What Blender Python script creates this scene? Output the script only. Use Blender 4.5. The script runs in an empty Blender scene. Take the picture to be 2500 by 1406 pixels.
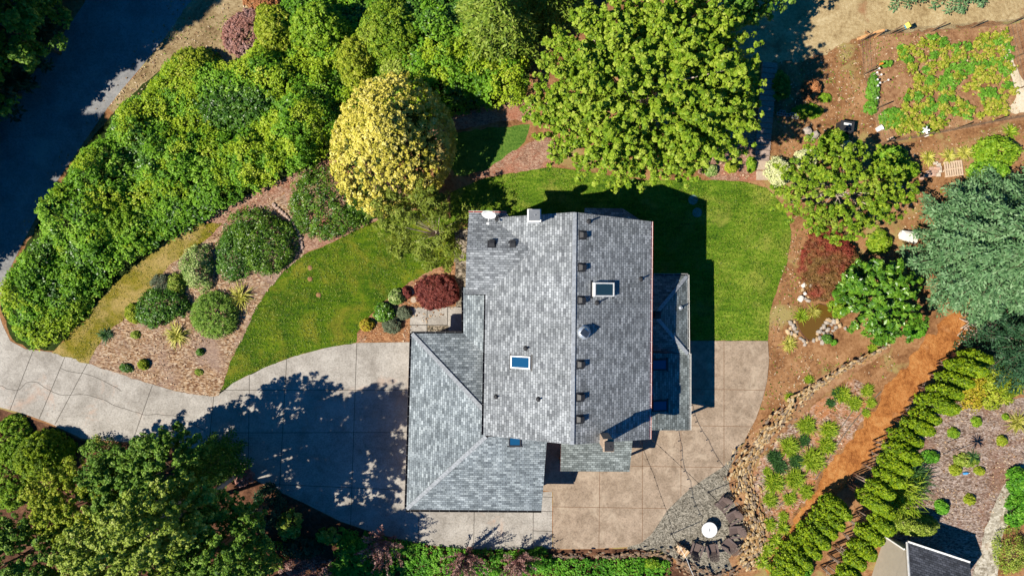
import bpy, bmesh, math, random
import numpy as np
from mathutils import Vector, Matrix, geometry

SC = bpy.context.scene
COL = SC.collection
# ------------------------------------------------------------------ camera, sky, sun, exposure
HC = 47.0            # flying height of the camera in metres
PPM = 36.0           # photo pixels per metre on the ground
cam = bpy.data.cameras.new("Camera")
cam.sensor_width = 36.0
cam.lens = 36.0 * HC * PPM / 2500.0
cam.clip_start = 0.5
cam.clip_end = 2000.0
camo = bpy.data.objects.new("Camera", cam)
camo.location = (0, 0, HC)
COL.objects.link(camo)
SC.camera = camo

SUN_EL = math.radians(48.7)
SHX, SHY = 0.812, 0.342          # horizontal shadow offset per metre of height
sun_az = math.atan2(-SHX, -SHY)  # compass-like angle of the sun from +Y towards +X
world = bpy.data.worlds.new("World")
SC.world = world
world.use_nodes = True
wn = world.node_tree.nodes
wn.clear()
sky = wn.new("ShaderNodeTexSky")
sky.sky_type = 'NISHITA'
sky.sun_disc = False
sky.sun_elevation = SUN_EL
sky.sun_rotation = sun_az
sky.air_density = 1.0
sky.dust_density = 0.2
sky.ozone_density = 8.0
bg = wn.new("ShaderNodeBackground")
bg.inputs[1].default_value = 0.06
wo = wn.new("ShaderNodeOutputWorld")
hs = wn.new("ShaderNodeHueSaturation")   # the photograph's deep blue sky light
hs.inputs["Saturation"].default_value = 1.6
world.node_tree.links.new(sky.outputs[0], hs.inputs["Color"])
world.node_tree.links.new(hs.outputs[0], bg.inputs[0])
world.node_tree.links.new(bg.outputs[0], wo.inputs[0])

sl = bpy.data.lights.new("sun", 'SUN')
sl.energy = 4.8
sl.angle = math.radians(0.5)
sl.color = (1.0, 0.93, 0.80)
so = bpy.data.objects.new("sun", sl)
so.rotation_euler = Vector((SHX, SHY, -1.0)).to_track_quat('-Z', 'Y').to_euler()
so.location = (-40, -20, 60)
COL.objects.link(so)
SC.view_settings.view_transform = 'Standard'
SC.view_settings.look = 'None'
SC.view_settings.exposure = 0.6
SC.view_settings.gamma = 1.0
SC.cycles.max_bounces = 6
SC.cycles.transparent_max_bounces = 4
SC.render.film_transparent = False

# ------------------------------------------------------------------ helpers
def P(px, py, h=0.0):
    """photo pixel seen at height h -> world point"""
    k = (HC - h) / (HC * PPM)
    return Vector(((px - 1250.0) * k, (703.0 - py) * k, h))

def on_plane(px, py, a, b, c):
    """photo pixel on the plane through a, b, c"""
    n = (b - a).cross(c - a)
    o = Vector((0, 0, HC))
    d = P(px, py, 0) - o
    t = n.dot(a - o) / n.dot(d)
    return o + d * t

ROOT = {}
def tag(o, label=None, cat=None, group=None, kind=None):
    if label: o["label"] = label
    if cat: o["category"] = cat
    if group: o["group"] = group
    if kind: o["kind"] = kind
    return o

def thing(name, label, cat, loc=(0, 0, 0), group=None):
    o = bpy.data.objects.new(name, None)
    o.empty_display_size = 0.2
    o.location = loc
    COL.objects.link(o)
    ROOT[o] = Vector(loc)
    return tag(o, label, cat, group)

def link(name, me, mats, parent=None, offset=None):
    o = bpy.data.objects.new(name, me)
    for m in (mats if isinstance(mats, (list, tuple)) else [mats]):
        me.materials.append(m)
    COL.objects.link(o)
    if parent is not None:
        o.parent = parent
        ROOT[o] = ROOT.get(parent, Vector((0, 0, 0)))
    return o

def copy_tree(o, parent=None):
    c = o.copy()
    COL.objects.link(c)
    c.parent = parent
    for ch in o.children:
        copy_tree(ch, c)
    return c

class MB:
    def __init__(s):
        s.v = []; s.f = []; s.m = []; s.uv = []
    def add(s, vs, fs, m=0, uvs=None):
        b = len(s.v)
        s.v += [tuple(x) for x in vs]
        for i, f in enumerate(fs):
            s.f.append(tuple(b + k for k in f)); s.m.append(m)
            s.uv.append(uvs[i] if uvs else None)
        return s
    def box(s, c, size, rz=0.0, m=0, M=None):
        x, y, z = [q / 2 for q in size]
        vs = [Vector((sx * x, sy * y, sz * z)) for sz in (-1, 1) for sy in (-1, 1) for sx in (-1, 1)]
        R = M if M is not None else Matrix.Rotation(rz, 3, 'Z')
        vs = [R @ v + Vector(c) for v in vs]
        return s.add(vs, [(0, 2, 3, 1), (4, 5, 7, 6), (0, 1, 5, 4), (2, 6, 7, 3), (0, 4, 6, 2), (1, 3, 7, 5)], m)
    def beam(s, a, b, w, h, m=0):
        a = Vector(a); b = Vector(b); d = b - a
        L = d.length
        x = d / L
        up = Vector((0, 0, 1)) if abs(x.z) < 0.95 else Vector((0, 1, 0))
        y = up.cross(x).normalized(); z = x.cross(y)
        M = Matrix((x, y, z)).transposed()
        return s.box((a + b) / 2, (L, w, h), m=m, M=M)
    def tube(s, pts, r0, r1=None, n=6, m=0, cap=True):
        r1 = r0 if r1 is None else r1
        pts = [Vector(p) for p in pts]
        k = len(pts); vs = []; fs = []
        for i, p in enumerate(pts):
            d = (pts[min(i + 1, k - 1)] - pts[max(i - 1, 0)]).normalized()
            up = Vector((0, 0, 1)) if abs(d.z) < 0.9 else Vector((1, 0, 0))
            a = d.cross(up).normalized(); b2 = d.cross(a)
            r = r0 + (r1 - r0) * i / max(1, k - 1)
            for j in range(n):
                t = 2 * math.pi * j / n
                vs.append(p + (a * math.cos(t) + b2 * math.sin(t)) * r)
        for i in range(k - 1):
            for j in range(n):
                fs.append((i * n + j, i * n + (j + 1) % n, (i + 1) * n + (j + 1) % n, (i + 1) * n + j))
        if cap:
            fs.append(tuple(range(n - 1, -1, -1)))
            fs.append(tuple((k - 1) * n + j for j in range(n)))
        return s.add(vs, fs, m)
    def lathe(s, prof, c=(0, 0, 0), n=20, m=0, M=None):
        vs = []; fs = []
        k = len(prof)
        for r, z in prof:
            for j in range(n):
                t = 2 * math.pi * j / n
                v = Vector((r * math.cos(t), r * math.sin(t), z))
                if M is not None: v = M @ v
                vs.append(v + Vector(c))
        for i in range(k - 1):
            for j in range(n):
                fs.append((i * n + j, i * n + (j + 1) % n, (i + 1) * n + (j + 1) % n, (i + 1) * n + j))
        fs.append(tuple(range(n - 1, -1, -1))); fs.append(tuple((k - 1) * n + j for j in range(n)))
        return s.add(vs, fs, m)
    def prism(s, poly, z0, z1, m=0, mside=None):
        """poly: world xy points; z1 may be a list of heights"""
        n = len(poly)
        zt = z1 if isinstance(z1, (list, tuple)) else [z1] * n
        area = sum(poly[i][0] * poly[(i + 1) % n][1] - poly[(i + 1) % n][0] * poly[i][1] for i in range(n))
        if area < 0:
            poly = poly[::-1]; zt = zt[::-1]
        vs = [(p[0], p[1], z0) for p in poly] + [(p[0], p[1], z) for p, z in zip(poly, zt)]
        tri = geometry.tessellate_polygon([[Vector((p[0], p[1], 0)) for p in poly]])
        top = []
        for t in tri:
            a, b, c = [Vector((poly[k][0], poly[k][1], 0)) for k in t]
            t = tuple(t) if (b - a).cross(c - a).z > 0 else tuple(t[::-1])
            top.append(tuple(n + k for k in t))
        s.add(vs, top, m)
        s.add(vs, [(i, (i + 1) % n, n + (i + 1) % n, n + i) for i in range(n)], m if mside is None else mside)
        return s
    def rock(s, c, size, rng, m=0, sub=1, rz=None):
        bm = bmesh.new()
        bmesh.ops.create_icosphere(bm, subdivisions=sub, radius=0.5)
        a = rng.uniform(0, 6.28) if rz is None else rz
        R = Matrix.Rotation(a, 3, 'Z') @ Matrix.Rotation(rng.uniform(-.25, .25), 3, 'X')
        vs = []
        for v in bm.verts:
            p = v.co.copy()
            q = Vector([math.copysign(min(abs(x), 0.36 + rng.uniform(-.03, .03)), x) for x in p]) * 1.25
            q = Vector((q.x * size[0], q.y * size[1], q.z * size[2])) * rng.uniform(.9, 1.1)
            vs.append(R @ q + Vector(c))
        fs = [tuple(v.index for v in f.verts) for f in bm.faces]
        bm.free()
        return s.add(vs, fs, m)
    def build(s, name, mats, parent=None, smooth=False, local=False):
        me = bpy.data.meshes.new(name)
        off = Vector((0, 0, 0)) if (parent is None or local) else ROOT.get(parent, Vector((0, 0, 0)))
        me.from_pydata([(v[0] - off.x, v[1] - off.y, v[2] - off.z) for v in s.v], [], s.f)
        me.polygons.foreach_set("material_index", s.m)
        if any(u is not None for u in s.uv):
            ul = me.uv_layers.new(name="UVMap")
            for p, u in zip(me.polygons, s.uv):
                if u is None: continue
                for k, li in enumerate(p.loop_indices):
                    ul.data[li].uv = u[k]
        if smooth:
            me.polygons.foreach_set("use_smooth", [True] * len(me.polygons))
        me.update()
        return link(name, me, mats, parent)

# ------------------------------------------------------------------ value noise in numpy
def vnoise(x, y, seed=0):
    x = np.asarray(x, float); y = np.asarray(y, float)
    xi = np.floor(x).astype(np.int64); yi = np.floor(y).astype(np.int64)
    fx = x - xi; fy = y - yi
    fx = fx * fx * (3 - 2 * fx); fy = fy * fy * (3 - 2 * fy)
    def hsh(a, b):
        h = (a * 374761393 + b * 668265263 + seed * 974634) & 0xffffffff
        h = ((h ^ (h >> 13)) * 1274126177) & 0xffffffff
        return ((h ^ (h >> 16)) & 0xffff) / 65535.0
    return (hsh(xi, yi) * (1 - fx) + hsh(xi + 1, yi) * fx) * (1 - fy) + (hsh(xi, yi + 1) * (1 - fx) + hsh(xi + 1, yi + 1) * fx) * fy

# ------------------------------------------------------------------ materials
def srgb(r, g, b):
    f = lambda c: (c / 255 / 12.92) if c <= 10 else ((c / 255 + 0.055) / 1.055) ** 2.4
    return (f(r), f(g), f(b))

def new_mat(name, rough=0.9, spec=0.2):
    m = bpy.data.materials.new(name)
    m.use_nodes = True
    nt = m.node_tree
    b = nt.nodes["Principled BSDF"]
    b.inputs["Roughness"].default_value = rough
    b.inputs["Specular IOR Level"].default_value = spec
    return m, nt, b

def N(nt, typ, **kw):
    n = nt.nodes.new(typ)
    for k, v in kw.items():
        setattr(n, k, v)
    return n

def ramp(nt, fac, stops):
    r = N(nt, "ShaderNodeValToRGB")
    e = r.color_ramp.elements
    while len(e) < len(stops): e.new(0.5)
    for el, (p, c) in zip(e, stops):
        el.position = p; el.color = (*c, 1)
    nt.links.new(fac, r.inputs[0])
    return r.outputs[0]

def coords(nt, scale=(1, 1, 1), rot=0.0):
    t = N(nt, "ShaderNodeTexCoord")
    mp = N(nt, "ShaderNodeMapping")
    mp.inputs["Scale"].default_value = scale
    mp.inputs["Rotation"].default_value = (0, 0, rot)
    nt.links.new(t.outputs["Object"], mp.inputs[0])
    return mp.outputs[0]

def noise(nt, co, scale, detail=4, rough=0.6, dist=0.0):
    n = N(nt, "ShaderNodeTexNoise")
    n.inputs["Scale"].default_value = scale
    n.inputs["Detail"].default_value = detail
    n.inputs["Roughness"].default_value = rough
    n.inputs["Distortion"].default_value = dist
    nt.links.new(co, n.inputs["Vector"])
    return n.outputs["Fac"]

def mixc(nt, fac, a, b, blend='MIX'):
    m = N(nt, "ShaderNodeMix", data_type='RGBA', blend_type=blend)
    for i, v in ((0, fac), (6, a), (7, b)):
        if isinstance(v, (int, float)): m.inputs[i].default_value = v
        elif isinstance(v, tuple): m.inputs[i].default_value = (*v, 1)
        else: nt.links.new(v, m.inputs[i])
    return m.outputs[2]

def bump(nt, b, h, strength=0.4, dist=0.05):
    n = N(nt, "ShaderNodeBump")
    n.inputs["Strength"].default_value = strength
    n.inputs["Distance"].default_value = dist
    nt.links.new(h, n.inputs["Height"])
    nt.links.new(n.outputs[0], b.inputs["Normal"])

def plain(name, col, rough=0.6, spec=0.3, metal=0.0, var=0.15, scale=6.0):
    m, nt, b = new_mat(name, rough, spec)
    b.inputs["Metallic"].default_value = metal
    co = coords(nt)
    f = noise(nt, co, scale, 3)
    c = ramp(nt, f, [(0.3, tuple(x * (1 - var) for x in col)), (0.7, tuple(min(1, x * (1 + var)) for x in col))])
    nt.links.new(c, b.inputs["Base Color"])
    return m

GF = 0.84
def soil_mat(name, cols, big=0.25, fine=9.0, extra=None, bumpd=0.06, speck=0.5):
    """earth: two noise scales through a ramp of colours, optional patches of another colour"""
    m, nt, b = new_mat(name, 0.95, 0.1)
    co = coords(nt)
    f1 = noise(nt, co, big, 9, 0.72, 0.5)
    f2 = noise(nt, co, fine * .55, 5, 0.85)
    mth = N(nt, "ShaderNodeMath", operation='MULTIPLY_ADD')
    nt.links.new(f2, mth.inputs[0]); mth.inputs[1].default_value = speck
    m2 = N(nt, "ShaderNodeMath", operation='MULTIPLY')
    nt.links.new(f1, m2.inputs[0]); m2.inputs[1].default_value = 1 - speck
    nt.links.new(m2.outputs[0], mth.inputs[2])
    k = len(cols)
    c = ramp(nt, mth.outputs[0], [(0.40 + 0.20 * i / (k - 1), tuple(GF * x for x in cc)) for i, cc in enumerate(cols)])
    if extra:
        f3 = noise(nt, co, extra[1], 4, 0.6, 0.6)
        r = ramp(nt, f3, [(extra[2], (0, 0, 0)), (extra[2] + 0.1, (1, 1, 1))])
        c = mixc(nt, r, c, extra[0])
    nt.links.new(c, b.inputs["Base Color"])
    bump(nt, b, f2, 0.8, bumpd)
    return m

def chip_mat(name, cols, scale=9.0, stretch=2.4, patch=None):
    """wood chips: stretched voronoi cells, every chip its own colour"""
    m, nt, b = new_mat(name, 0.9, 0.15)
    co = coords(nt)
    nd = N(nt, "ShaderNodeTexNoise"); nd.inputs["Scale"].default_value = 5.0
    nt.links.new(co, nd.inputs["Vector"])
    dist = N(nt, "ShaderNodeVectorMath", operation='MULTIPLY_ADD')
    nt.links.new(nd.outputs["Color"], dist.inputs[0]); dist.inputs[1].default_value = (0.12, 0.12, 0); nt.links.new(co, dist.inputs[2])
    mp = N(nt, "ShaderNodeMapping"); mp.inputs["Scale"].default_value = (1, stretch, 1); mp.inputs["Rotation"].default_value = (0, 0, 0.6)
    nt.links.new(dist.outputs[0], mp.inputs[0])
    v = N(nt, "ShaderNodeTexVoronoi"); v.inputs["Scale"].default_value = scale
    nt.links.new(mp.outputs[0], v.inputs["Vector"])
    sep = N(nt, "ShaderNodeSeparateColor"); nt.links.new(v.outputs["Color"], sep.inputs[0])
    k = len(cols)
    c = ramp(nt, sep.outputs[0], [(0.05 + 0.9 * i / (k - 1), tuple(GF * x for x in cc)) for i, cc in enumerate(cols)])
    fm = noise(nt, co, 1.4, 7, 0.8, 0.5)
    c = mixc(nt, 1.0, c, ramp(nt, fm, [(0.33, (0.62, 0.60, 0.58)), (0.55, (1.06, 1.06, 1.06))]), 'MULTIPLY')
    if patch:
        f3 = noise(nt, co, patch[1], 6, 0.7, 0.3)
        r = ramp(nt, f3, [(patch[2] - 0.08, (0, 0, 0)), (patch[2] + 0.08, (1, 1, 1))])
        c = mixc(nt, r, c, mixc(nt, 0.75, c, patch[0]))
    nt.links.new(c, b.inputs["Base Color"])
    bump(nt, b, sep.outputs[1], 0.9, 0.06)
    return m

def concrete_mat(name, base, dark, speck=14.0, blot=0.5, stain=None):
    m, nt, b = new_mat(name, 0.85, 0.25)
    co = coords(nt)
    f1 = noise(nt, co, blot, 8, 0.72, 0.3)
    c = ramp(nt, f1, [(0.34, dark), (0.6, base)])
    f2 = noise(nt, co, speck, 3, 0.8)
    sp = ramp(nt, f2, [(0.30, (0.62, 0.62, 0.62)), (0.5, (0.97, 0.97, 0.97)), (0.70, (1.14, 1.14, 1.14))])
    f5 = noise(nt, co, 2.6, 6, 0.8, 0.6)
    sp = mixc(nt, 1.0, sp, ramp(nt, f5, [(0.32, (0.80, 0.79, 0.78)), (0.55, (1.02, 1.02, 1.02))]), 'MULTIPLY')
    c = mixc(nt, 1.0, c, sp, 'MULTIPLY')
    if stain:
        f3 = noise(nt, co, stain[1], 5, 0.7, 0.8)
        r = ramp(nt, f3, [(stain[2], (0, 0, 0)), (stain[2] + 0.14, (1, 1, 1))])
        c = mixc(nt, r, c, mixc(nt, 0.6, c, stain[0]))
    nt.links.new(c, b.inputs["Base Color"])
    bump(nt, b, f2, 0.35, 0.02)
    return m

def grass_mat(name, cols, dry=None):
    m, nt, b = new_mat(name, 0.8, 0.15)
    co = coords(nt)
    f1 = noise(nt, co, 0.35, 4, 0.6, 0.5)
    f2 = noise(nt, co, 7.0, 6, 0.8)
    f3 = noise(nt, coords(nt, (0.5, 2.2, 1), 0.62), 1.5, 5, 0.75, 0.5)
    a = N(nt, "ShaderNodeMath", operation='MULTIPLY_ADD'); nt.links.new(f2, a.inputs[0]); a.inputs[1].default_value = 0.45
    s = N(nt, "ShaderNodeMath", operation='MULTIPLY_ADD'); nt.links.new(f1, s.inputs[0]); s.inputs[1].default_value = 0.25
    s2 = N(nt, "ShaderNodeMath", operation='MULTIPLY'); nt.links.new(f3, s2.inputs[0]); s2.inputs[1].default_value = 0.30
    nt.links.new(s2.outputs[0], s.inputs[2]); nt.links.new(s.outputs[0], a.inputs[2])
    k = len(cols)
    c = ramp(nt, a.outputs[0], [(0.41 + 0.18 * i / (k - 1), cc) for i, cc in enumerate(cols)])
    if dry:
        f4 = noise(nt, co, dry[1], 5, 0.7, 0.4)
        r = ramp(nt, f4, [(dry[2] - 0.06, (0, 0, 0)), (dry[2] + 0.1, (1, 1, 1))])
        c = mixc(nt, r, c, mixc(nt, dry[3], c, dry[0]))
    nt.links.new(c, b.inputs["Base Color"])
    bump(nt, b, f2, 1.0, 0.09)
    return m

def leaf_mat(name, cols, trans=0.22, rough=0.55, spec=0.25, patch=None):
    """leaf colour from the per-leaf attribute 'rnd', with slow drifts of another hue over the plant"""
    m, nt, b = new_mat(name, rough, spec)
    at = N(nt, "ShaderNodeAttribute", attribute_name="rnd")
    k = len(cols)
    c = ramp(nt, at.outputs["Fac"], [(i / (k - 1), cc) for i, cc in enumerate(cols)])
    if patch:
        co = coords(nt)
        f = noise(nt, co, patch[1], 3, 0.6, 0.3)
        r = ramp(nt, f, [(patch[2] - 0.08, (0, 0, 0)), (patch[2] + 0.12, (1, 1, 1))])
        c = mixc(nt, r, c, mixc(nt, patch[3], c, patch[0]))
    nt.links.new(c, b.inputs["Base Color"])
    tr = N(nt, "ShaderNodeBsdfTranslucent")
    nt.links.new(c, tr.inputs["Color"])
    mx = N(nt, "ShaderNodeMixShader"); mx.inputs[0].default_value = trans
    nt.links.new(b.outputs[0], mx.inputs[1]); nt.links.new(tr.outputs[0], mx.inputs[2])
    nt.links.new(mx.outputs[0], nt.nodes["Material Output"].inputs[0])
    return m

def shingle_mat(name, light, mid, dark):
    m, nt, b = new_mat(name, 0.85, 0.25)
    uv = N(nt, "ShaderNodeUVMap"); uv.uv_map = "UVMap"
    def brick(w, h, off, seed):
        mp = N(nt, "ShaderNodeMapping"); mp.inputs["Location"].default_value = (seed * 3.7, seed * h * 4, 0)
        nt.links.new(uv.outputs[0], mp.inputs[0])
        br = N(nt, "ShaderNodeTexBrick")
        br.offset = off; br.squash = 1.0
        br.inputs["Scale"].default_value = 1.0
        br.inputs["Brick Width"].default_value = w
        br.inputs["Row Height"].default_value = h
        br.inputs["Mortar Size"].default_value = 0.011
        br.inputs["Mortar Smooth"].default_value = 0.3
        br.inputs["Bias"].default_value = 0.0
        br.inputs["Color1"].default_value = (0, 0, 0, 1)
        br.inputs["Color2"].default_value = (1, 1, 1, 1)
        br.inputs["Mortar"].default_value = (0.5, 0.5, 0.5, 1)
        nt.links.new(mp.outputs[0], br.inputs["Vector"])
        return br
    b1 = brick(0.29, 0.148, 0.37, 0)
    b2 = brick(0.47, 0.148, 0.61, 1)
    s = N(nt, "ShaderNodeMix", data_type='RGBA'); s.inputs[0].default_value = 0.42
    nt.links.new(b1.outputs["Color"], s.inputs[6]); nt.links.new(b2.outputs["Color"], s.inputs[7])
    c = ramp(nt, s.outputs[2], [(0.08, dark), (0.45, mid), (0.92, light)])
    co = coords(nt)
    f = noise(nt, co, 0.5, 4, 0.6)
    c = mixc(nt, 1.0, c, ramp(nt, f, [(0.3, (0.82, 0.82, 0.82)), (0.7, (1.08, 1.08, 1.08))]), 'MULTIPLY')
    mp2 = N(nt, 'ShaderNodeMapping'); mp2.inputs['Scale'].default_value = (1.6, 0.22, 1)
    nt.links.new(uv.outputs[0], mp2.inputs[0])
    f6 = noise(nt, mp2.outputs[0], 1.5, 5, 0.7)
    c = mixc(nt, 1.0, c, ramp(nt, f6, [(0.32, (0.80, 0.81, 0.80)), (0.6, (1.05, 1.05, 1.05))]), 'MULTIPLY')
    f2 = noise(nt, co, 30, 2, 0.7)
    c = mixc(nt, 1.0, c, ramp(nt, f2, [(0.3, (0.8, 0.8, 0.8)), (0.7, (1.15, 1.15, 1.15))]), 'MULTIPLY')
    c = mixc(nt, b1.outputs["Fac"], c, tuple(x * 0.35 for x in dark))
    nt.links.new(c, b.inputs["Base Color"])
    inv = N(nt, "ShaderNodeMath", operation='SUBTRACT'); inv.inputs[0].default_value = 1.0
    nt.links.new(b1.outputs["Fac"], inv.inputs[1])
    bump(nt, b, inv.outputs[0], 0.5, 0.02)
    return m
# ------------------------------------------------------------------ ground sheets
def smooth(pts, n=4, closed=True):
    out = []
    k = len(pts)
    for i in range(k if closed else k - 1):
        g = lambda j: pts[j % k] if closed else pts[max(0, min(k - 1, j))]
        p0, p1, p2, p3 = g(i - 1), g(i), g(i + 1), g(i + 2)
        for j in range(n):
            t = j / n
            out.append(tuple(0.5 * (2 * p1[c] + (p2[c] - p0[c]) * t + (2 * p0[c] - 5 * p1[c] + 4 * p2[c] - p3[c]) * t * t
                       + (3 * p1[c] - p0[c] - 3 * p2[c] + p3[c]) * t ** 3) for c in (0, 1)))
    if not closed: out.append(tuple(pts[-1]))
    return out

def sheet(name, pts, level, mat, sm=0, jit=0.0, thick=0.0, seed=1, kind="structure"):
    pts = list(pts)
    if sm: pts = smooth(pts, sm)
    if jit:
        q = []
        k = len(pts)
        for i in range(k):
            a, b = pts[i], pts[(i + 1) % k]
            L = math.hypot(b[0] - a[0], b[1] - a[1])
            n = max(1, int(L / 7))
            for j in range(n):
                q.append((a[0] + (b[0] - a[0]) * j / n, a[1] + (b[1] - a[1]) * j / n))
        r = random.Random(seed)
        qa = np.array(q)
        dx = (vnoise(qa[:, 0] / 14, qa[:, 1] / 14, seed) - 0.5) * 2 * jit
        dy = (vnoise(qa[:, 0] / 14, qa[:, 1] / 14, seed + 5) - 0.5) * 2 * jit
        pts = [(x + a + r.uniform(-.2, .2) * jit, y + b + r.uniform(-.2, .2) * jit) for (x, y), a, b in zip(q, dx, dy)]
    w = [P(x, y) for x, y in pts]
    mb = MB()
    z = level * 0.004 + thick
    mb.prism([(p.x, p.y) for p in w], level * 0.004 - 0.05 if thick else z - 0.003, z)
    o = mb.build(name, mat)
    return tag(o, kind=kind)

def strips(name, lines, width, z, mat):
    mb = MB()
    for a, b in lines:
        A, B = P(*a), P(*b)
        d = (B - A).normalized() * 1.0
        n = Vector((-d.y, d.x, 0)) * width / 2
        mb.add([(A - n) + Vector((0, 0, z)), (B - n) + Vector((0, 0, z)), (B + n) + Vector((0, 0, z)), (A + n) + Vector((0, 0, z))], [(0, 1, 2, 3)])
    return tag(mb.build(name, mat), kind="structure")

m_earth = soil_mat("brown_earth", [(0.16, 0.07, 0.03), (0.32, 0.16, 0.07), (0.46, 0.26, 0.13)], 0.5, 8.0, ((0.30, 0.24, 0.09), 0.35, 0.56))
mb = MB(); mb.add([(-500, -500, 0), (500, -500, 0), (500, 500, 0), (-500, 500, 0)], [(0, 1, 2, 3)])
tag(mb.build("ground", m_earth), kind="structure")

m_asph = concrete_mat("asphalt", (0.26, 0.26, 0.262), (0.17, 0.17, 0.172), 7.0, 0.5, ((0.33, 0.30, 0.27), 0.5, 0.56))
m_drysoil = soil_mat("dry_verge", [(0.16, 0.10, 0.05), (0.34, 0.25, 0.13), (0.50, 0.39, 0.23)], 0.6, 9.0)
m_straw = soil_mat("dry_straw", [(0.28, 0.19, 0.09), (0.47, 0.35, 0.18), (0.62, 0.50, 0.29)], 0.5, 9.0, ((0.30, 0.16, 0.08), 0.4, 0.62))
m_drive = concrete_mat("aggregate_concrete", (0.43, 0.40, 0.36), (0.265, 0.24, 0.21), 9.0, 0.5, ((0.45, 0.30, 0.22), 0.35, 0.60))
m_patio = concrete_mat("stained_concrete", (0.37, 0.285, 0.21), (0.24, 0.178, 0.125), 9.0, 0.8, ((0.47, 0.38, 0.285), 0.7, 0.52))
m_patio2 = concrete_mat("pale_concrete", (0.43, 0.335, 0.245), (0.35, 0.265, 0.185), 26.0, 0.5)
m_gravel = chip_mat("grey_gravel", [(0.10, 0.09, 0.07), (0.22, 0.20, 0.16), (0.33, 0.30, 0.24), (0.42, 0.38, 0.31)], 13.0, 1.2)
m_pebble = chip_mat("dark_pebble", [(0.05, 0.045, 0.035), (0.16, 0.13, 0.09), (0.30, 0.25, 0.18), (0.45, 0.38, 0.30)], 11.0, 1.2)
m_chip = chip_mat("wood_chips", [(0.13, 0.06, 0.035), (0.33, 0.19, 0.10), (0.47, 0.31, 0.185), (0.58, 0.45, 0.32)], 7.0, 2.4, ((0.30, 0.21, 0.17), 0.28, 0.53))
m_chipgrey = chip_mat("weathered_chips", [(0.14, 0.09, 0.07), (0.30, 0.21, 0.16), (0.42, 0.32, 0.26), (0.52, 0.43, 0.38)], 7.5, 2.6, ((0.22, 0.11, 0.07), 0.35, 0.56))
m_slope = chip_mat("slope_mulch", [(0.16, 0.08, 0.05), (0.34, 0.21, 0.14), (0.46, 0.33, 0.25), (0.58, 0.47, 0.40)], 7.0, 2.2, ((0.42, 0.17, 0.06), 0.55, 0.50))
m_chiporange = chip_mat("orange_chips", [(0.22, 0.09, 0.04), (0.42, 0.20, 0.09), (0.52, 0.29, 0.15)], 9.0, 2.6, ((0.42, 0.30, 0.24), 0.3, 0.62))
m_redmulch = chip_mat("red_mulch", [(0.26, 0.12, 0.08), (0.42, 0.25, 0.17), (0.50, 0.33, 0.24)], 11.0, 1.8, ((0.38, 0.13, 0.07), 0.4, 0.55))
m_orange = soil_mat("orange_earth", [(0.24, 0.08, 0.022), (0.47, 0.185, 0.052), (0.60, 0.29, 0.10)], 0.7, 5.0, ((0.40, 0.19, 0.08), 0.5, 0.58), 0.16)
m_garden = soil_mat("garden_soil", [(0.18, 0.08, 0.04), (0.34, 0.18, 0.09), (0.46, 0.28, 0.15)], 0.7, 6.0)
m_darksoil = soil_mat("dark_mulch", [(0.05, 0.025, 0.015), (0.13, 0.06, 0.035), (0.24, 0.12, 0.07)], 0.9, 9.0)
m_lawn = grass_mat("lawn_grass", [(0.015, 0.048, 0.001), (0.058, 0.122, 0.001), (0.15, 0.21, 0.006)], ((0.24, 0.21, 0.02), 0.42, 0.54, 0.6))
m_lawn2 = grass_mat("lawn_grass_bright", [(0.03, 0.08, 0.004), (0.10, 0.19, 0.008), (0.25, 0.32, 0.035)], ((0.36, 0.32, 0.07), 0.5, 0.58, 0.5))
m_drygrass = grass_mat("dry_lawn", [(0.09, 0.10, 0.004), (0.19, 0.165, 0.010), (0.30, 0.22, 0.035)], ((0.46, 0.32, 0.13), 0.45, 0.50, 0.65))
m_wild = grass_mat("wild_grass", [(0.03, 0.08, 0.01), (0.08, 0.17, 0.02), (0.16, 0.24, 0.04)])
m_pale = chip_mat("pale_gravel", [(0.30, 0.26, 0.19), (0.50, 0.45, 0.36), (0.64, 0.59, 0.49)], 6.0, 1.4, ((0.36, 0.24, 0.15), 0.5, 0.62))
m_sand = soil_mat("pale_sand", [(0.60, 0.48, 0.32), (0.74, 0.64, 0.47), (0.80, 0.72, 0.58)], 0.6, 9.0)
m_joint = plain("joint", (0.10, 0.088, 0.075), 0.95, 0.05)
m_jointtan = plain("joint_tan", (0.19, 0.115, 0.07), 0.95, 0.05)

LAWN_A = [(535, 962), (548, 925), (560, 885), (580, 845), (602, 800), (620, 760), (645, 715), (690, 662), (740, 622), (800, 598), (870, 562), (960, 524), (1030, 512), (1120, 540), (1120, 640), (1060, 660), (1000, 692), (960, 720), (925, 755), (890, 790), (872, 815), (870, 837), (800, 848), (720, 869), (640, 899), (570, 934)]
LAWN_B = [(1100, 470), (1180, 436), (1240, 425), (1345, 408), (1400, 415), (1560, 440), (1745, 440), (1810, 443), (1870, 458), (1912, 500), (1933, 565), (1922, 640), (1898, 700), (1880, 760), (1874, 831), (1640, 831), (1560, 600), (1100, 540)]
STRIP = [(128, 862), (165, 820), (205, 775), (300, 675), (360, 622), (420, 580), (470, 545), (545, 545), (500, 588), (455, 615), (410, 652), (372, 698), (340, 746), (296, 786), (258, 814), (236, 850), (218, 888)]
sheet("road", [(-120, 720), (-60, 420), (0, 280), (60, 205), (100, 155), (160, 75), (205, 10), (260, -110), (540, -110), (470, 0), (420, 70), (370, 135), (310, 205), (262, 265), (210, 340), (160, 412), (118, 475), (62, 580), (20, 665), (-5, 740), (-30, 820), (-120, 900)], 1, m_asph)
m_bankfloor = soil_mat("bank_floor", [(0.012, 0.022, 0.006), (0.03, 0.05, 0.01), (0.06, 0.09, 0.015)])
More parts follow.
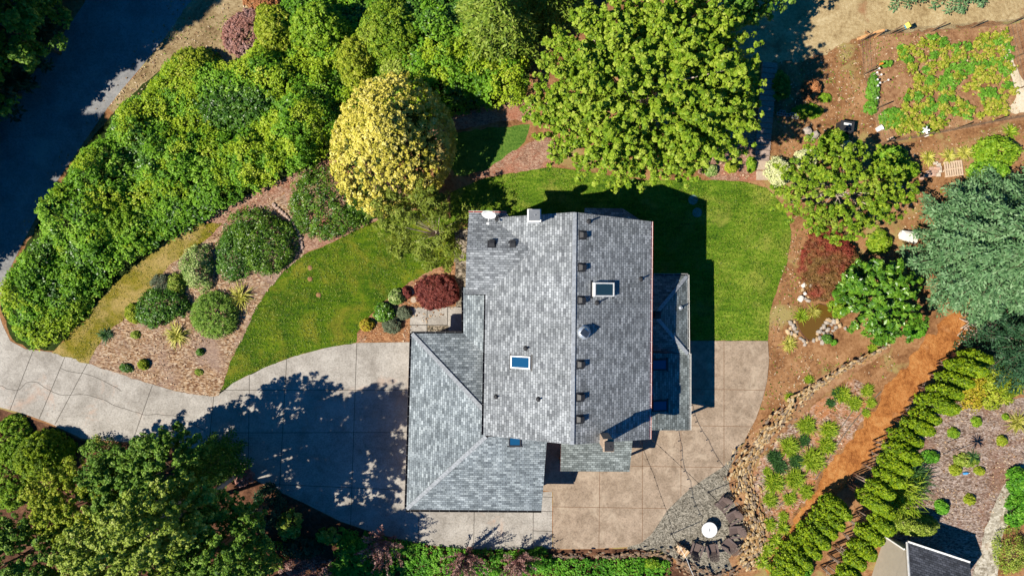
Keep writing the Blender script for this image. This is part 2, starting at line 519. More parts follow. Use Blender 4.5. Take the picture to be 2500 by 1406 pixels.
sheet("bank_floor", [(2, 750), (20, 680), (70, 590), (128, 485), (172, 410), (225, 335), (300, 250), (400, 165), (560, 160), (640, 70), (700, -60), (1320, -60), (1290, 200), (1280, 245), (1100, 285), (830, 365), (700, 435), (560, 505), (430, 595), (300, 675), (170, 820), (130, 855), (66, 850), (28, 828)], 3, m_bankfloor, jit=3, seed=40)
sheet("verge", [(470, 0), (540, -110), (800, -110), (700, 40), (600, 150), (500, 190), (380, 240), (300, 300), (262, 265), (310, 205), (370, 135), (420, 70)], 2, m_drysoil, jit=4)
sheet("dry_field", [(1700, -150), (2700, -150), (2700, 20), (2470, 50), (2290, 72), (2100, 92), (2045, 118), (1960, 150), (1860, 155), (1780, 110), (1740, 40)], 1, m_straw, jit=7, seed=3)
sheet("garden_soil", [(2093, 92), (2462, 60), (2640, 40), (2640, 280), (2500, 292), (2148, 352)], 2, m_garden, jit=2, seed=4)
sheet("sand", [(2440, 88), (2456, 80), (2470, 140), (2500, 195), (2540, 260), (2500, 275), (2462, 272), (2480, 235), (2470, 190), (2455, 150)], 3, m_sand, sm=2, jit=3, seed=5)
sheet("wild_grass", [(1740, 155), (1858, 150), (1850, 250), (1830, 290), (1740, 290)], 1, m_wild, jit=5, seed=6)
sheet("wild_grass", [(1080, 330), (1290, 300), (1280, 350), (1230, 395), (1180, 420), (1110, 430)], 1, m_wild, jit=5, seed=7)
sheet("driveway", [(-140, 745), (-10, 742), (5, 790), (25, 832), (62, 852), (130, 860), (215, 885), (330, 925), (430, 955), (520, 968), (570, 934), (640, 899), (720, 869), (800, 848), (870, 837), (1003, 835), (1100, 835), (1300, 1000), (1322, 1200), (1348, 1200), (1348, 1338), (1200, 1341), (1120, 1338), (1040, 1329), (930, 1305), (830, 1271), (740, 1226), (640, 1180), (585, 1150), (520, 1112), (440, 1085), (330, 1080), (200, 1070), (120, 1032), (60, 1010), (0, 994), (-140, 985)], 2, m_drive)
sheet("patio", [(1676, 832), (1874, 832), (1877, 880), (1872, 930), (1861, 975), (1845, 1022), (1815, 1078), (1766, 1138), (1722, 1166), (1684, 1192), (1655, 1219), (1630, 1243), (1606, 1280), (1588, 1305), (1564, 1325), (1530, 1334), (1440, 1339), (1350, 1339), (1350, 1200), (1324, 1196), (1324, 1070), (1500, 1000), (1676, 1000)], 3, m_patio, thick=0.03)
sheet("gravel_pad", [(1755, 1120), (1795, 1095), (1822, 1120), (1826, 1170), (1836, 1220), (1856, 1280), (1852, 1330), (1815, 1372), (1760, 1400), (1700, 1412), (1655, 1370), (1610, 1342), (1530, 1340), (1600, 1240)], 2, m_gravel, jit=2, seed=8)
sheet("walkway", [(1000, 750), (1150, 748), (1150, 835), (1002, 836)], 3, m_drive)
sheet("pebble_strip", [(1043, 795), (1095, 795), (1095, 830), (1043, 830)], 4, m_pebble)
sheet("pebble_strip", [(1110, 560), (1150, 560), (1150, 750), (1106, 750)], 3, m_pebble, jit=2, seed=9)
sheet("lawn", LAWN_A, 2, m_lawn, jit=1.5, seed=10)
sheet("lawn", LAWN_B, 3, m_lawn2, jit=1.2, seed=11)
sheet("grass_strip", STRIP, 6, m_drygrass, jit=3, seed=12)
sheet("path", [(425, 595), (470, 552), (560, 498), (640, 460), (700, 430), (770, 392), (830, 350), (960, 320), (1090, 280), (1180, 262), (1300, 240), (1300, 292), (1200, 300), (1100, 322), (1000, 370), (830, 395), (740, 440), (700, 462), (660, 500), (600, 520), (520, 582)], 4, m_redmulch, jit=3, seed=13)
sheet("mulch_bed", [(216, 887), (232, 845), (252, 806), (300, 770), (335, 740), (370, 695), (410, 650), (455, 612), (520, 578), (600, 515), (660, 495), (700, 470), (740, 520), (765, 570), (745, 622), (692, 664), (648, 716), (622, 760), (604, 800), (582, 845), (562, 885), (550, 925), (534, 966), (520, 968), (430, 955), (330, 925)], 5, m_chip, jit=2, seed=14)
sheet("mulch_bed", [(690, 455), (820, 392), (900, 370), (1010, 470), (1012, 512), (960, 522), (870, 560), (800, 598), (740, 620), (745, 560), (700, 490)], 6, m_redmulch, jit=2, seed=15)
sheet("mulch_bed", [(870, 835), (872, 812), (890, 786), (922, 752), (958, 718), (1000, 690), (1060, 656), (1112, 640), (1112, 748), (1000, 751), (1001, 834)], 4, m_chiporange, jit=1.5, seed=16)
sheet("mulch_bed", [(1180, 420), (1250, 370), (1330, 330), (1400, 380), (1345, 408), (1240, 424), (1150, 440)], 4, m_redmulch, jit=3, seed=17)
sheet("mulch_bed", [(1740, 300), (1850, 290), (1858, 440), (1810, 442), (1740, 438), (1700, 420)], 4, m_redmulch, jit=3, seed=18)
sheet("earth_path", [(2330, 760), (2290, 800), (2240, 850), (2190, 920), (2140, 985), (2085, 1065), (2040, 1120), (1985, 1200), (1935, 1275), (1900, 1330), (1860, 1385), (1900, 1410), (1960, 1330), (2000, 1260), (2060, 1190), (2110, 1130), (2170, 1080), (2230, 1020), (2290, 930), (2350, 850), (2420, 790)], 3, m_orange, jit=9, seed=19)
sheet("mulch_bed", [(2030, 960), (2090, 930), (2130, 950), (2110, 1020), (2060, 1090), (2010, 1150), (1960, 1230), (1920, 1290), (1880, 1340), (1860, 1290), (1840, 1210), (1840, 1150), (1900, 1070), (1960, 1010)], 2, m_slope, jit=9, seed=20)
sheet("mulch_bed", [(2200, 1010), (2330, 980), (2700, 960), (2700, 1100), (2500, 1130), (2440, 1210), (2402, 1300), (2380, 1420), (2150, 1420), (2160, 1280), (2150, 1150)], 2, m_chipgrey, jit=5, seed=21)
sheet("gravel_path", [(2560, 1080), (2500, 1125), (2462, 1170), (2432, 1215), (2408, 1280), (2392, 1350), (2370, 1430), (2430, 1430), (2440, 1340), (2455, 1290), (2480, 1220), (2510, 1180), (2600, 1130)], 4, m_pale, jit=4, seed=22)
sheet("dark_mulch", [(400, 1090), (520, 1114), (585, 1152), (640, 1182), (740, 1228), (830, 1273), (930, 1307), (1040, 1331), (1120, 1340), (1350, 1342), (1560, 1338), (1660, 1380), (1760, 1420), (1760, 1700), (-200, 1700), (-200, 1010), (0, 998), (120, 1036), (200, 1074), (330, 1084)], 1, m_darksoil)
sheet("pond_floor", [(1962, 765), (2000, 740), (2030, 755), (2030, 790), (2008, 812), (1988, 832), (1968, 828), (1950, 805), (1945, 780)], 3, m_darksoil, sm=2)
m_water, nt, b = new_mat("pond_water", 0.08, 0.5)
b.inputs["Base Color"].default_value = (0.12, 0.065, 0.012, 1)
wv = noise(nt, coords(nt), 4.0, 3); bump(nt, b, wv, 0.12, 0.02)
sheet("pond_water", [(1960, 768), (2000, 742), (2028, 757), (2028, 788), (2006, 810), (1987, 830), (1970, 826), (1953, 804), (1947, 782)], 6, m_water, sm=2)

DJ = [((80, 858), (24, 1002)), ((214, 886), (134, 1036)), ((160, 868), (95, 1024)), ((372, 940), (322, 1082)), ((522, 966), (508, 1108)), ((609, 916), (606, 1162)), ((700, 876), (682, 1200)), ((871, 838), (856, 1280)),
      ((540, 952), (1000, 952)), ((512, 1056), (998, 1055)), ((634, 1180), (1000, 1196)), ((1023, 1240), (1021, 1327)), ((1158, 1240), (1156, 1340)), ((1302, 1240), (1301, 1340)), ((1302, 1295), (1349, 1296)), ((1320, 1247), (1349, 1248)), ((1322, 1212), (1349, 1213))]
strips("driveway_joint", DJ, 0.036, 0.0135, m_joint)
strips("walkway_joint", [((1043, 750), (1042, 830)), ((1093, 750), (1092, 796)), ((1000, 793), (1092, 794)), ((1000, 751), (1110, 749))], 0.05, 0.018, m_joint)
PJ = [((1464, 1140), (1462, 1338)), ((1568, 1060), (1568, 1322)), ((1662, 1040), (1662, 1210)), ((1767, 832), (1767, 1138)), ((1350, 1236), (1628, 1240)), ((1540, 1137), (1764, 1140)), ((1680, 1038), (1836, 1041)), ((1680, 949), (1868, 952))]
strips("patio_joint", PJ, 0.036, 0.0462, m_jointtan)
CR = []
rr = random.Random(3)
for path in ([(0, 940), (40, 952), (75, 935), (150, 960), (215, 965), (290, 995), (345, 1010), (420, 1020), (500, 1045)], [(150, 905), (230, 925), (300, 955)]):
    q = smooth([(x + rr.uniform(-5, 5), y + rr.uniform(-6, 6)) for x, y in path], 4, False)
    q = [(x + rr.uniform(-2, 2), y + rr.uniform(-2, 2)) for x, y in q]
    CR += list(zip(q[:-1], q[1:]))
strips("driveway_crack", CR, 0.03, 0.0135, m_joint)

# ------------------------------------------------------------------ house
m_sh = shingle_mat("grey_shingle", (0.43, 0.452, 0.472), (0.245, 0.262, 0.278), (0.14, 0.15, 0.163))
m_shb = shingle_mat("blue_grey_shingle", (0.41, 0.46, 0.49), (0.215, 0.25, 0.275), (0.12, 0.142, 0.16))
m_shg = shingle_mat("green_grey_shingle", (0.34, 0.38, 0.375), (0.19, 0.215, 0.212), (0.10, 0.115, 0.113))
m_cap = plain("ridge_shingle", (0.285, 0.305, 0.33), 0.85, 0.2, 0, 0.3, 7)
m_fascia = plain("red_fascia", (0.26, 0.05, 0.035), 0.6)
m_wall = plain("house_siding", (0.33, 0.25, 0.19), 0.8)
m_black = plain("black_gutter", (0.012, 0.012, 0.014), 0.45)
m_white = plain("white_paint", (0.78, 0.78, 0.76), 0.5)
m_dark = plain("dark_metal", (0.03, 0.03, 0.033), 0.5)
m_grey = plain("grey_metal", (0.24, 0.25, 0.26), 0.4, 0.5, 0.3)
m_brick = plain("chimney_brick", (0.40, 0.30, 0.22), 0.85, 0.1, 0, 0.3, 9)
m_galv = plain("galvanised", (0.62, 0.66, 0.70), 0.3, 0.5, 0.6)
m_glass, nt, b = new_mat("skylight_glass", 0.04, 0.8)
b.inputs["Base Color"].default_value = (0.02, 0.05, 0.07, 1)
m_glassblue, nt, b = new_mat("skylight_glass_blue", 0.05, 0.8)
b.inputs["Base Color"].default_value = (0.01, 0.07, 0.16, 1)
m_panel = plain("solar_panel", (0.03, 0.04, 0.06), 0.15, 0.6)

house = thing("house", "large house with grey shingle roofs, two chimneys and skylights in the middle of the plot", "house", P(1390, 800))

def roof(name, faces, mat, thick=0.16, parent=house, fascia=m_fascia):
    """faces: lists of (px,py,h) with the eave edge first (two points)"""
    mb = MB()
    for f in faces:
        v = [P(*p) for p in f]
        n = (v[1] - v[0]).cross(v[2] - v[0]).normalized()
        if n.z < 0:
            v = [v[1], v[0]] + v[2:][::-1] if len(v) == 4 else [v[1], v[0], v[2]] if len(v) == 3 else v[::-1]
            n = (v[1] - v[0]).cross(v[2] - v[0]).normalized()
        u = (v[1] - v[0]).normalized(); w = n.cross(u)
        # horizontal direction in the plane
        u = Vector((0, 0, 1)).cross(n)
        u = u.normalized() if u.length > 1e-4 else (v[1] - v[0]).normalized()
        w = n.cross(u)
        o = v[0]
        uv = [((p - o).dot(u), (p - o).dot(w)) for p in v]
        k = len(v)
        low = [p - Vector((0, 0, thick)) for p in v]
        mb.add(v, [tuple(range(k))], 0, [uv])
        mb.add(low, [tuple(range(k - 1, -1, -1))], 1)
        mb.add(v + low, [((i + 1) % k, i, k + i, k + (i + 1) % k) for i in range(k)], 1)
    return mb.build(name, [mat, fascia], parent)

def caps(name, lines, parent=house, w=0.24, mat=None):
    """overlapping cap shingles along hips and ridges"""
    mb = MB()
    for a, b in lines:
        A, B = P(*a), P(*b)
        L = (B - A).length; n = int(L / 0.21)
        d = (B - A) / n
        for i in range(n):
            s = A + d * i; e = A + d * (i + 1.1)
            mb.beam(s + Vector((0, 0, 0.004)), e + Vector((0, 0, 0.016)), w, 0.014)
    return mb.build(name, mat or m_cap, parent)

RA, RB = (1403, 518, 8.2), (1397, 1085, 8.2)
main = roof("main_roof", [[(1586, 1072, 6.0), (1590, 541, 6.0), RA, RB], [(1188, 533, 6.0), (1180, 1062, 6.0), RB, RA]], m_sh)
caps("ridge_cap", [((1403, 519, 8.2), (1397, 1084, 8.2))], main, 0.22)
roof("dormer_roof", [[(1145, 519, 6.02), (1237, 521, 6.02), (1300, 612, 7.17), (1139, 611, 7.17)], [(1136, 718, 6.02), (1190, 719, 6.02), (1300, 612, 7.17), (1139, 611, 7.17)]], m_sh)
gar = roof("garage_roof", [[(1005, 814, 3.0), (992, 1243, 3.0), (1186, 1066, 5.12), (1180, 1000, 5.1)],
                     [(1131, 813, 3.0), (1005, 814, 3.0), (1180, 1000, 5.1), (1184, 866, 3.6)],
                     [(992, 1243, 3.0), (1322, 1246, 3.0), (1336, 1062, 5.12), (1186, 1066, 5.12)]], m_shb)
caps("hip_cap", [((1006, 815, 3.03), (1179, 999, 5.12))], gar)
caps("hip_cap", [((993, 1242, 3.03), (1186, 1066, 5.14))], gar)
roof("porch_roof", [[(1131, 702, 3.0), (1131, 813, 3.0), (1184, 866, 3.62), (1186, 702, 3.62)]], m_shb)
roof("patio_roof", [[(1368, 1150, 2.75), (1537, 1151, 2.75), (1545, 1069, 3.5), (1370, 1069, 3.5)]], m_shg, 0.12)
sun = roof("sunroom_roof", [[(1680, 866, 3.05), (1678, 672, 3.05), (1598, 769, 4.4)], [(1678, 672, 3.05), (1584, 672, 3.05), (1584, 769, 4.4), (1598, 769, 4.4)],
                      [(1584, 866, 3.05), (1680, 866, 3.05), (1598, 769, 4.4), (1584, 769, 4.4)], [(1683, 1050, 2.92), (1683, 862, 2.92), (1580, 862, 3.72), (1580, 1050, 3.72)]], m_shg, 0.14)
caps("hip_cap", [((1677, 674, 3.08), (1600, 767, 4.42))], sun, 0.22)
caps("hip_cap", [((1679, 864, 3.08), (1600, 771, 4.42))], sun, 0.22)
roof("bay_roof", [[(1520, 509, 3.3), (1428, 508, 3.3), (1420, 570, 4.1), (1530, 570, 4.1)], [(1562, 536, 3.3), (1520, 509, 3.3), (1530, 570, 4.1), (1560, 570, 4.1)]], m_shb, 0.12)

# walls
def inset(pts, d):
    c = sum((Vector(p) for p in pts), Vector((0, 0, 0))) / len(pts)
    return [Vector((p.x + (d if p.x < c.x else -d), p.y + (d if p.y < c.y else -d), 0)) for p in pts]
mb = MB()
q = inset([P(1188, 533, 6), P(1590, 541, 6), P(1586, 1072, 6), P(1180, 1062, 6)], 0.45)
mb.prism([(p.x, p.y) for p in q], 0, 5.85)
for (a, b, ry) in ((q[0], q[1], q[0].y), (q[2], q[3], q[2].y)):
    rx = P(1400, 800, 8.2).x
    y0 = ry - 0.06 if ry > 0 else ry + 0.06
    A = Vector((min(a.x, b.x) + .1, y0, 5.80)); B = Vector((max(a.x, b.x) - .1, y0, 5.80)); T = Vector((rx, y0, 7.95))
    d = Vector((0, 0.12 if ry < 0 else -0.12, 0))
    mb.add([A, B, T, A + d, B + d, T + d], [(0, 1, 2), (5, 4, 3), (0, 3, 4, 1), (1, 4, 5, 2), (2, 5, 3, 0)])
mb.build("wall", m_wall, house)
mb = MB(); q = inset([P(1145, 519, 6), P(1250, 521, 6), P(1250, 718, 6), P(1137, 718, 6)], 0.4)
mb.prism([(p.x, p.y) for p in q], 0, 5.8); 
y0, y1 = min(p.y for p in q), max(p.y for p in q); x0 = min(p.x for p in q)
mb.add([(x0, y0, 5.8), (x0, y1, 5.8), (x0, (y0 + y1) / 2, 6.9), (x0 + .1, y0, 5.8), (x0 + .1, y1, 5.8), (x0 + .1, (y0 + y1) / 2, 6.9)], [(0, 2, 1), (3, 4, 5), (0, 3, 5, 2), (1, 2, 5, 4)])
mb.build("wall", m_wall, house)
mb = MB(); q = inset([P(1005, 814, 3), P(1322, 814, 3), P(1322, 1246, 3), P(992, 1243, 3)], 0.45)
mb.prism([(p.x, p.y) for p in q], 0, 2.85)
e = q[2]; t = P(1330, 1066, 5)
mb.add([(e.x - .1, e.y, 2.8), (e.x - .1, t.y, 2.8), (e.x - .1, t.y, 4.85), (e.x, e.y, 2.8), (e.x, t.y, 2.8), (e.x, t.y, 4.85)], [(0, 1, 2), (5, 4, 3), (0, 3, 4, 1), (1, 4, 5, 2), (2, 5, 3, 0)])
mb.build("wall", m_wall, house)
mb = MB(); q = inset([P(1560, 672, 3), P(1678, 672, 3), P(1678, 866, 3), P(1560, 866, 3)], 0.35)
mb.prism([(p.x, p.y) for p in q], 0, 2.9); mb.build("wall", m_wall, house)
mb = MB(); q = inset([P(1428, 508, 3.3), P(1550, 508, 3.3), P(1550, 570, 3.3), P(1420, 570, 3.3)], 0.3)
mb.prism([(p.x, p.y) for p in q], 0, 3.1); mb.build("wall", m_wall, house)
mb = MB()
for px, py in ((1374, 1144), (1530, 1145)):
    p = P(px, py, 2.7); mb.box((p.x, p.y, 1.32), (0.14, 0.14, 2.62))
mb.build("patio_post", m_wall, house)
mb = MB()
for px, py in ((1676, 1043), (1676, 955), (1676, 880)):
    p = P(px, py, 2.8); mb.box((p.x, p.y, 1.38), (0.14, 0.14, 2.74))
mb.build("veranda_post", m_wall, house)
mb = MB(); p = P(1137, 806, 2.9); mb.box((p.x, p.y, 1.4), (0.14, 0.14, 2.8)); mb.build("porch_post", m_wall, house)

def gutter(lines, mat, w=0.13, dz=-0.05, clip=True):
    mb = MB()
    for a, b in lines:
        A, B = P(*a), P(*b)
        A.z += dz; B.z += dz
        d = (B - A).normalized(); n = Vector((-d.y, d.x, 0))
        for s in (-1, 1):
            mb.beam(A + n * s * w / 2, B + n * s * w / 2, 0.012, 0.11, 1 if clip else 0)
        mb.beam(A + Vector((0, 0, -0.055)), B + Vector((0, 0, -0.055)), w, 0.012, 0)
        L = (B - A).length
        if clip:
            for i in range(int(L / 0.62)):
                p = A + d * (0.3 + 0.62 * i) + Vector((0, 0, 0.045))
                mb.box(p, (0.014, w, 0.012), math.atan2(d.y, d.x), 2)
    return mb.build("gutter", mat, house)
GM = [m_black, m_black, m_grey]
gutter([((1004, 812, 3), (1131, 811, 3)), ((1003, 813, 3), (990, 1243, 3)), ((990, 1246, 3), (1322, 1248, 3)), ((1129.5, 700, 3), (1129.5, 812, 3))], GM)
gutter([((1134, 716.5, 6), (1186, 717.5, 6)), ((1185, 718, 6), (1178, 1062, 6))], GM)
gutter([((1592, 541, 6), (1588, 1072, 6))], [m_white, m_fascia, m_white], 0.12)
gutter([((1144, 517, 6.02), (1237, 518.5, 6.02))], [m_fascia, m_white, m_white], 0.11)
gutter([((1680, 671, 3.05), (1682, 865, 3.05)), ((1586, 670.5, 3.05), (1680, 670.5, 3.05)), ((1685, 863, 2.92), (1685, 1050, 2.92))], [m_dark, m_white, m_white], 0.11)

# roof furniture
plR = [P(1586, 1072, 6.0), P(1590, 541, 6.0), P(*RA)]
plL = [P(1188, 533, 6.0), P(1180, 1062, 6.0), P(*RB)]
plD = [P(1145, 519, 6.02), P(1237, 521, 6.02), P(1139, 611, 7.17)]
plS = [P(992, 1243, 3.0), P(1322, 1246, 3.0), P(1336, 1062, 5.12)]
plE = [P(1683, 1050, 2.92), P(1683, 862, 2.92), P(1580, 862, 3.72)]
plE2 = [P(1680, 866, 3.05), P(1678, 672, 3.05), P(1598, 769, 4.4)]

def frame_on(px, py, pl):
    p = on_plane(px, py, *pl)
    n = (pl[1] - pl[0]).cross(pl[2] - pl[0]).normalized()
    if n.z < 0: n = -n
    u = Vector((0, 0, 1)).cross(n).normalized(); w = n.cross(u)   # u along the eave, w up the slope
    return p, Matrix((u, w, n)).transposed()

def vent(px, py, pl):
    p, M = frame_on(px, py, pl)
    mb = MB()
    o = lambda x, y, z: p + M @ Vector((x, y, z))
    mb.box(o(0, 0, .008), (0.52, 0.50, 0.012), M=M)
    # slant-back hood, open side downhill
    vs = [o(-.17, -.2, .01), o(.17, -.2, .01), o(.19, .2, .01), o(-.19, .2, .01), o(-.15, -.2, .20), o(.15, -.2, .20), o(.13, .06, .21), o(-.13, .06, .21), o(-.17, .2, .04), o(.17, .2, .04)]
    mb.add(vs, [(4, 5, 6, 7), (7, 6, 9, 8), (0, 1, 5, 4), (0, 4, 7, 8, 3), (1, 2, 9, 6, 5), (8, 9, 2, 3)])
    return mb.build("roof_vent", m_dark, house)
for px, py in ((1422, 574), (1420, 653), (1419, 733), (1417, 889), (1416, 969), (1415, 1023)): vent(px, py, plR)
for px, py in ((1201, 596), (1252, 597)): vent(px, py, plD)
vent(1604, 768, [P(1584, 866, 3.05), P(1680, 866, 3.05), P(1598, 769, 4.4)])

def pipe(px, py, pl, h=0.45, r=0.05, mat=m_dark):
    p, M = frame_on(px, py, pl)
    mb = MB()
    mb.lathe([(0.16, 0.0), (0.155, 0.015), (0.08, 0.09), (r, 0.10), (r, h), (r * .6, h)], p, 12)
    return mb.build("vent_pipe", mat, house)
for px, py, pl, h in ((1437, 541, plR, .5), (1564, 681, plR, .4), (1457, 739, plR, .5), (1284, 850, plL, .3), (1212, 968, plL, .25), (1315, 974, plL, .3)): pipe(px, py, pl, h)
pipe(1661, 751, plE2, .4, 0.05, m_galv)

def skylight(px, py, pl, w, d, gm, h=0.16, fm=None):
    p, M = frame_on(px, py, pl)
    o = lambda x, y, z: p + M @ Vector((x, y, z))
    mb = MB()
    t = 0.075
    for c, s in (((0, -d / 2 + t / 2, h / 2), (w, t, h)), ((0, d / 2 - t / 2, h / 2), (w, t, h)), ((-w / 2 + t / 2, 0, h / 2 - .003), (t, d - 2 * t, h)), ((w / 2 - t / 2, 0, h / 2 - .003), (t, d - 2 * t, h))):
        mb.box(o(*c), s, M=M)
    f = mb.build("skylight", fm or m_white, house)
    mb = MB(); mb.box(o(0, 0, h - 0.03), (w - 2 * t - .004, d - 2 * t - .004, 0.02), M=M)
    mb.build("pane", gm, f)
    mb = MB(); mb.box(o(0, d / 2 + .05, 0.02), (w + .2, 0.10, 0.03), M=M); mb.box(o(0, -d / 2 - .05, 0.02), (w + .2, 0.08, 0.03), M=M)
    mb.build("flashing", m_dark, f)
skylight(1470, 707, plR, 0.80, 1.32, m_glass, 0.26)
skylight(1272, 884, plL, 0.74, 1.22, m_glassblue, 0.13)
skylight(1257, 1075, plS, 0.75, 0.7, m_glassblue, 0.1, m_dark)
skylight(1609, 890, plE, 0.70, 1.05, m_glassblue, 0.1, m_dark)
skylight(1610, 990, plE, 0.70, 1.05, m_glassblue, 0.1, m_dark)

# solar attic fan
p, M = frame_on(1424, 811, plR)
mb = MB(); mb.lathe([(0.42, 0.0), (0.40, 0.02), (0.26, 0.05), (0.25, 0.14), (0.36, 0.15), (0.35, 0.2), (0.22, 0.29), (0.05, 0.33)], p, 24)
fan = mb.build("solar_fan", m_galv, house, smooth=True)
mb = MB(); R = Matrix.Rotation(math.radians(-35), 3, 'Z') @ Matrix.Rotation(math.radians(14), 3, 'Y')
mb.box(p + Vector((0.05, -0.02, 0.42)), (0.46, 0.36, 0.025), M=R); mb.build("solar_panel", m_panel, fan)
mb = MB(); mb.box(p + Vector((0.05, -0.02, 0.40)), (0.50, 0.40, 0.022), M=R)
for sx in (-.12, .16): mb.tube([p + Vector((sx, 0, .26)), p + Vector((sx, 0, .41))], 0.012)
mb.build("panel_frame", m_galv, fan)

# chimneys
def chimney(px, py, h0, h1, sx, sy, mat, capm, cx, cy):
    p = P(px, py, h1)
    mb = MB(); mb.box((p.x, p.y, (h0 + h1) / 2), (sx, sy, h1 - h0))
    mb.box((p.x, p.y, h1 + 0.05), (sx + .1, sy + .1, 0.1))
    c = mb.build("chimney", mat, house)
    mb = MB(); z = h1 + 0.1
    mb.box((p.x, p.y, z + .12), (cx * .86, cy * .86, .24)); mb.box((p.x, p.y, z + .262), (cx, cy, .04))
    mb.lathe([(.05, 0), (.05, .03), (.02, .05)], (p.x + .05, p.y, z + .28), 8)
    mb.build("cap", capm, c)
    return p
p = chimney(1304, 527, 0.0, 8.6, 0.66, 0.62, m_white, m_grey, 0.62, 0.62)
mb = MB(); b = on_plane(1302, 542, *plL); mb.lathe([(.07, 0), (.08, .1), (.04, .16)], b + Vector((.25, .02, 0)), 10); mb.build("cowl", m_fascia, house)
p = chimney(1485, 1086, 0.0, 9.1, 0.50, 0.60, m_brick, m_dark, 0.50, 0.52)

# satellite dish
b = on_plane(1214, 533, *plL)
dish = thing("satellite_dish", "white satellite dish mounted on the top left corner of the house roof", "satellite dish", b)
mb = MB(); R = Matrix.Rotation(math.radians(62), 3, 'X') @ Matrix.Rotation(math.radians(-8), 3, 'Y')
prof = [(0.02, 0.0), (0.12, 0.008), (0.25, 0.035), (0.36, 0.075), (0.42, 0.105), (0.41, 0.115), (0.35, 0.09), (0.24, 0.05), (0.02, 0.015)]
ctr = P(1194, 521, 7.3)
mb.lathe(prof, ctr, 28, M=R); mb.build("reflector", m_white, dish, smooth=True)
mb = MB(); mb.tube([ctr + R @ Vector((0, -.38, .08)), ctr + R @ Vector((0, -.3, .5))], .02); mb.box(ctr + R @ Vector((0, -.28, .52)), (.16, .08, .1), M=R); mb.build("feed_arm", m_white, dish)
mb = MB(); mb.tube([b, b + Vector((0, 0, .4)), ctr], .03); mb.tube([b + Vector((.35, .05, 0)), b + Vector((.05, 0, .4))], .018); mb.tube([b + Vector((-.1, -.35, 0)), b + Vector((0, 0, .4))], .018)
mb.box(b + Vector((0, 0, .02)), (.3, .3, .04)); mb.build("mast", m_dark, dish)

# ------------------------------------------------------------------ shed
shed = thing("shed", "beige garden shed with a dark shingle roof beside the pale gravel path", "shed", P(2250, 1400))
A = P(2160, 1308); e = P(2217, 1324, 2.55); e2 = P(2368, 1374, 2.55)
d = (e2 - e).normalized(); nrm = Vector((d.y, -d.x, 0))
W = 3.6; L = (e2 - e).length
ridge_off = nrm * (W / 2) + Vector((0, 0, 1.25))
mb = MB()
w0 = Vector((A.x, A.y, 0)); wl = L - (w0 - e).to_2d().length * 0
c0 = w0 + d * 0.03; c1 = e2.copy(); c1.z = 0
base = [w0, w0 + d * (L - .25), w0 + d * (L - .25) + nrm * (W - .5), w0 + nrm * (W - .5)]
mb.prism([(q.x, q.y) for q in base], 0, 2.42)
g = [w0 + Vector((0, 0, 2.40)), w0 + nrm * (W - .5) + Vector((0, 0, 2.40)), w0 + nrm * (W / 2 - .25) + Vector((0, 0, 3.5))]
dd = d * .1
mb.add(g + [q + dd for q in g], [(0, 1, 2), (5, 4, 3), (0, 3, 4, 1), (1, 4, 5, 2), (2, 5, 3, 0)])
m_shedwall = plain("shed_siding", (0.40, 0.36, 0.29), 0.75, 0.2, 0, 0.06, 3)
mb.build("wall", m_shedwall, shed)
m_shd = shingle_mat("charcoal_shingle", (0.17, 0.175, 0.20), (0.10, 0.105, 0.12), (0.05, 0.052, 0.06))
def roof_w(name, faces, mat, parent):
    mb = MB()
    for v in faces:
        n = (v[1] - v[0]).cross(v[2] - v[0]).normalized()
        if n.z < 0: v = [v[1], v[0], v[3], v[2]]; n = -n
        u = (v[1] - v[0]).normalized(); w = n.cross(u)
        uv = [((p - v[0]).dot(u), (p - v[0]).dot(w)) for p in v]
        low = [p - Vector((0, 0, .1)) for p in v]
        mb.add(v, [(0, 1, 2, 3)], 0, [uv]); mb.add(low, [(3, 2, 1, 0)], 1)
        mb.add(v + low, [((i + 1) % 4, i, 4 + i, 4 + (i + 1) % 4) for i in range(4)], 1)
    return mb.build(name, [mat, m_white], parent)
r0, r1 = e + ridge_off, e2 + ridge_off
f0 = e + nrm * W; f1 = e2 + nrm * W
roof_w("roof", [[e, e2, r1, r0], [f1, f0, r0, r1]], m_shd, shed)
mb = MB(); mb.beam(e - nrm * .06 - Vector((0, 0, .04)), e2 - nrm * .06 - Vector((0, 0, .04)), .11, .1)
for i in range(5): mb.box(e + d * (0.4 + i * .8) - nrm * .06 + Vector((0, 0, .02)), (.04, .13, .03), math.atan2(d.y, d.x))
mb.build("gutter", m_white, shed)
mb = MB(); mb.beam(w0 - dd * .3 + Vector((0, 0, 0)), w0 - dd * .3 + Vector((0, 0, 2.4)), .1, .1)
mb.beam(e - d * .06 - Vector((0, 0, .05)), r0 - d * .06 - Vector((0, 0, .05)), .05, .12); mb.build("trim", m_white, shed)
# ------------------------------------------------------------------ foliage builders
def unit(a):
    return a / np.maximum(np.linalg.norm(a, axis=1, keepdims=True), 1e-9)

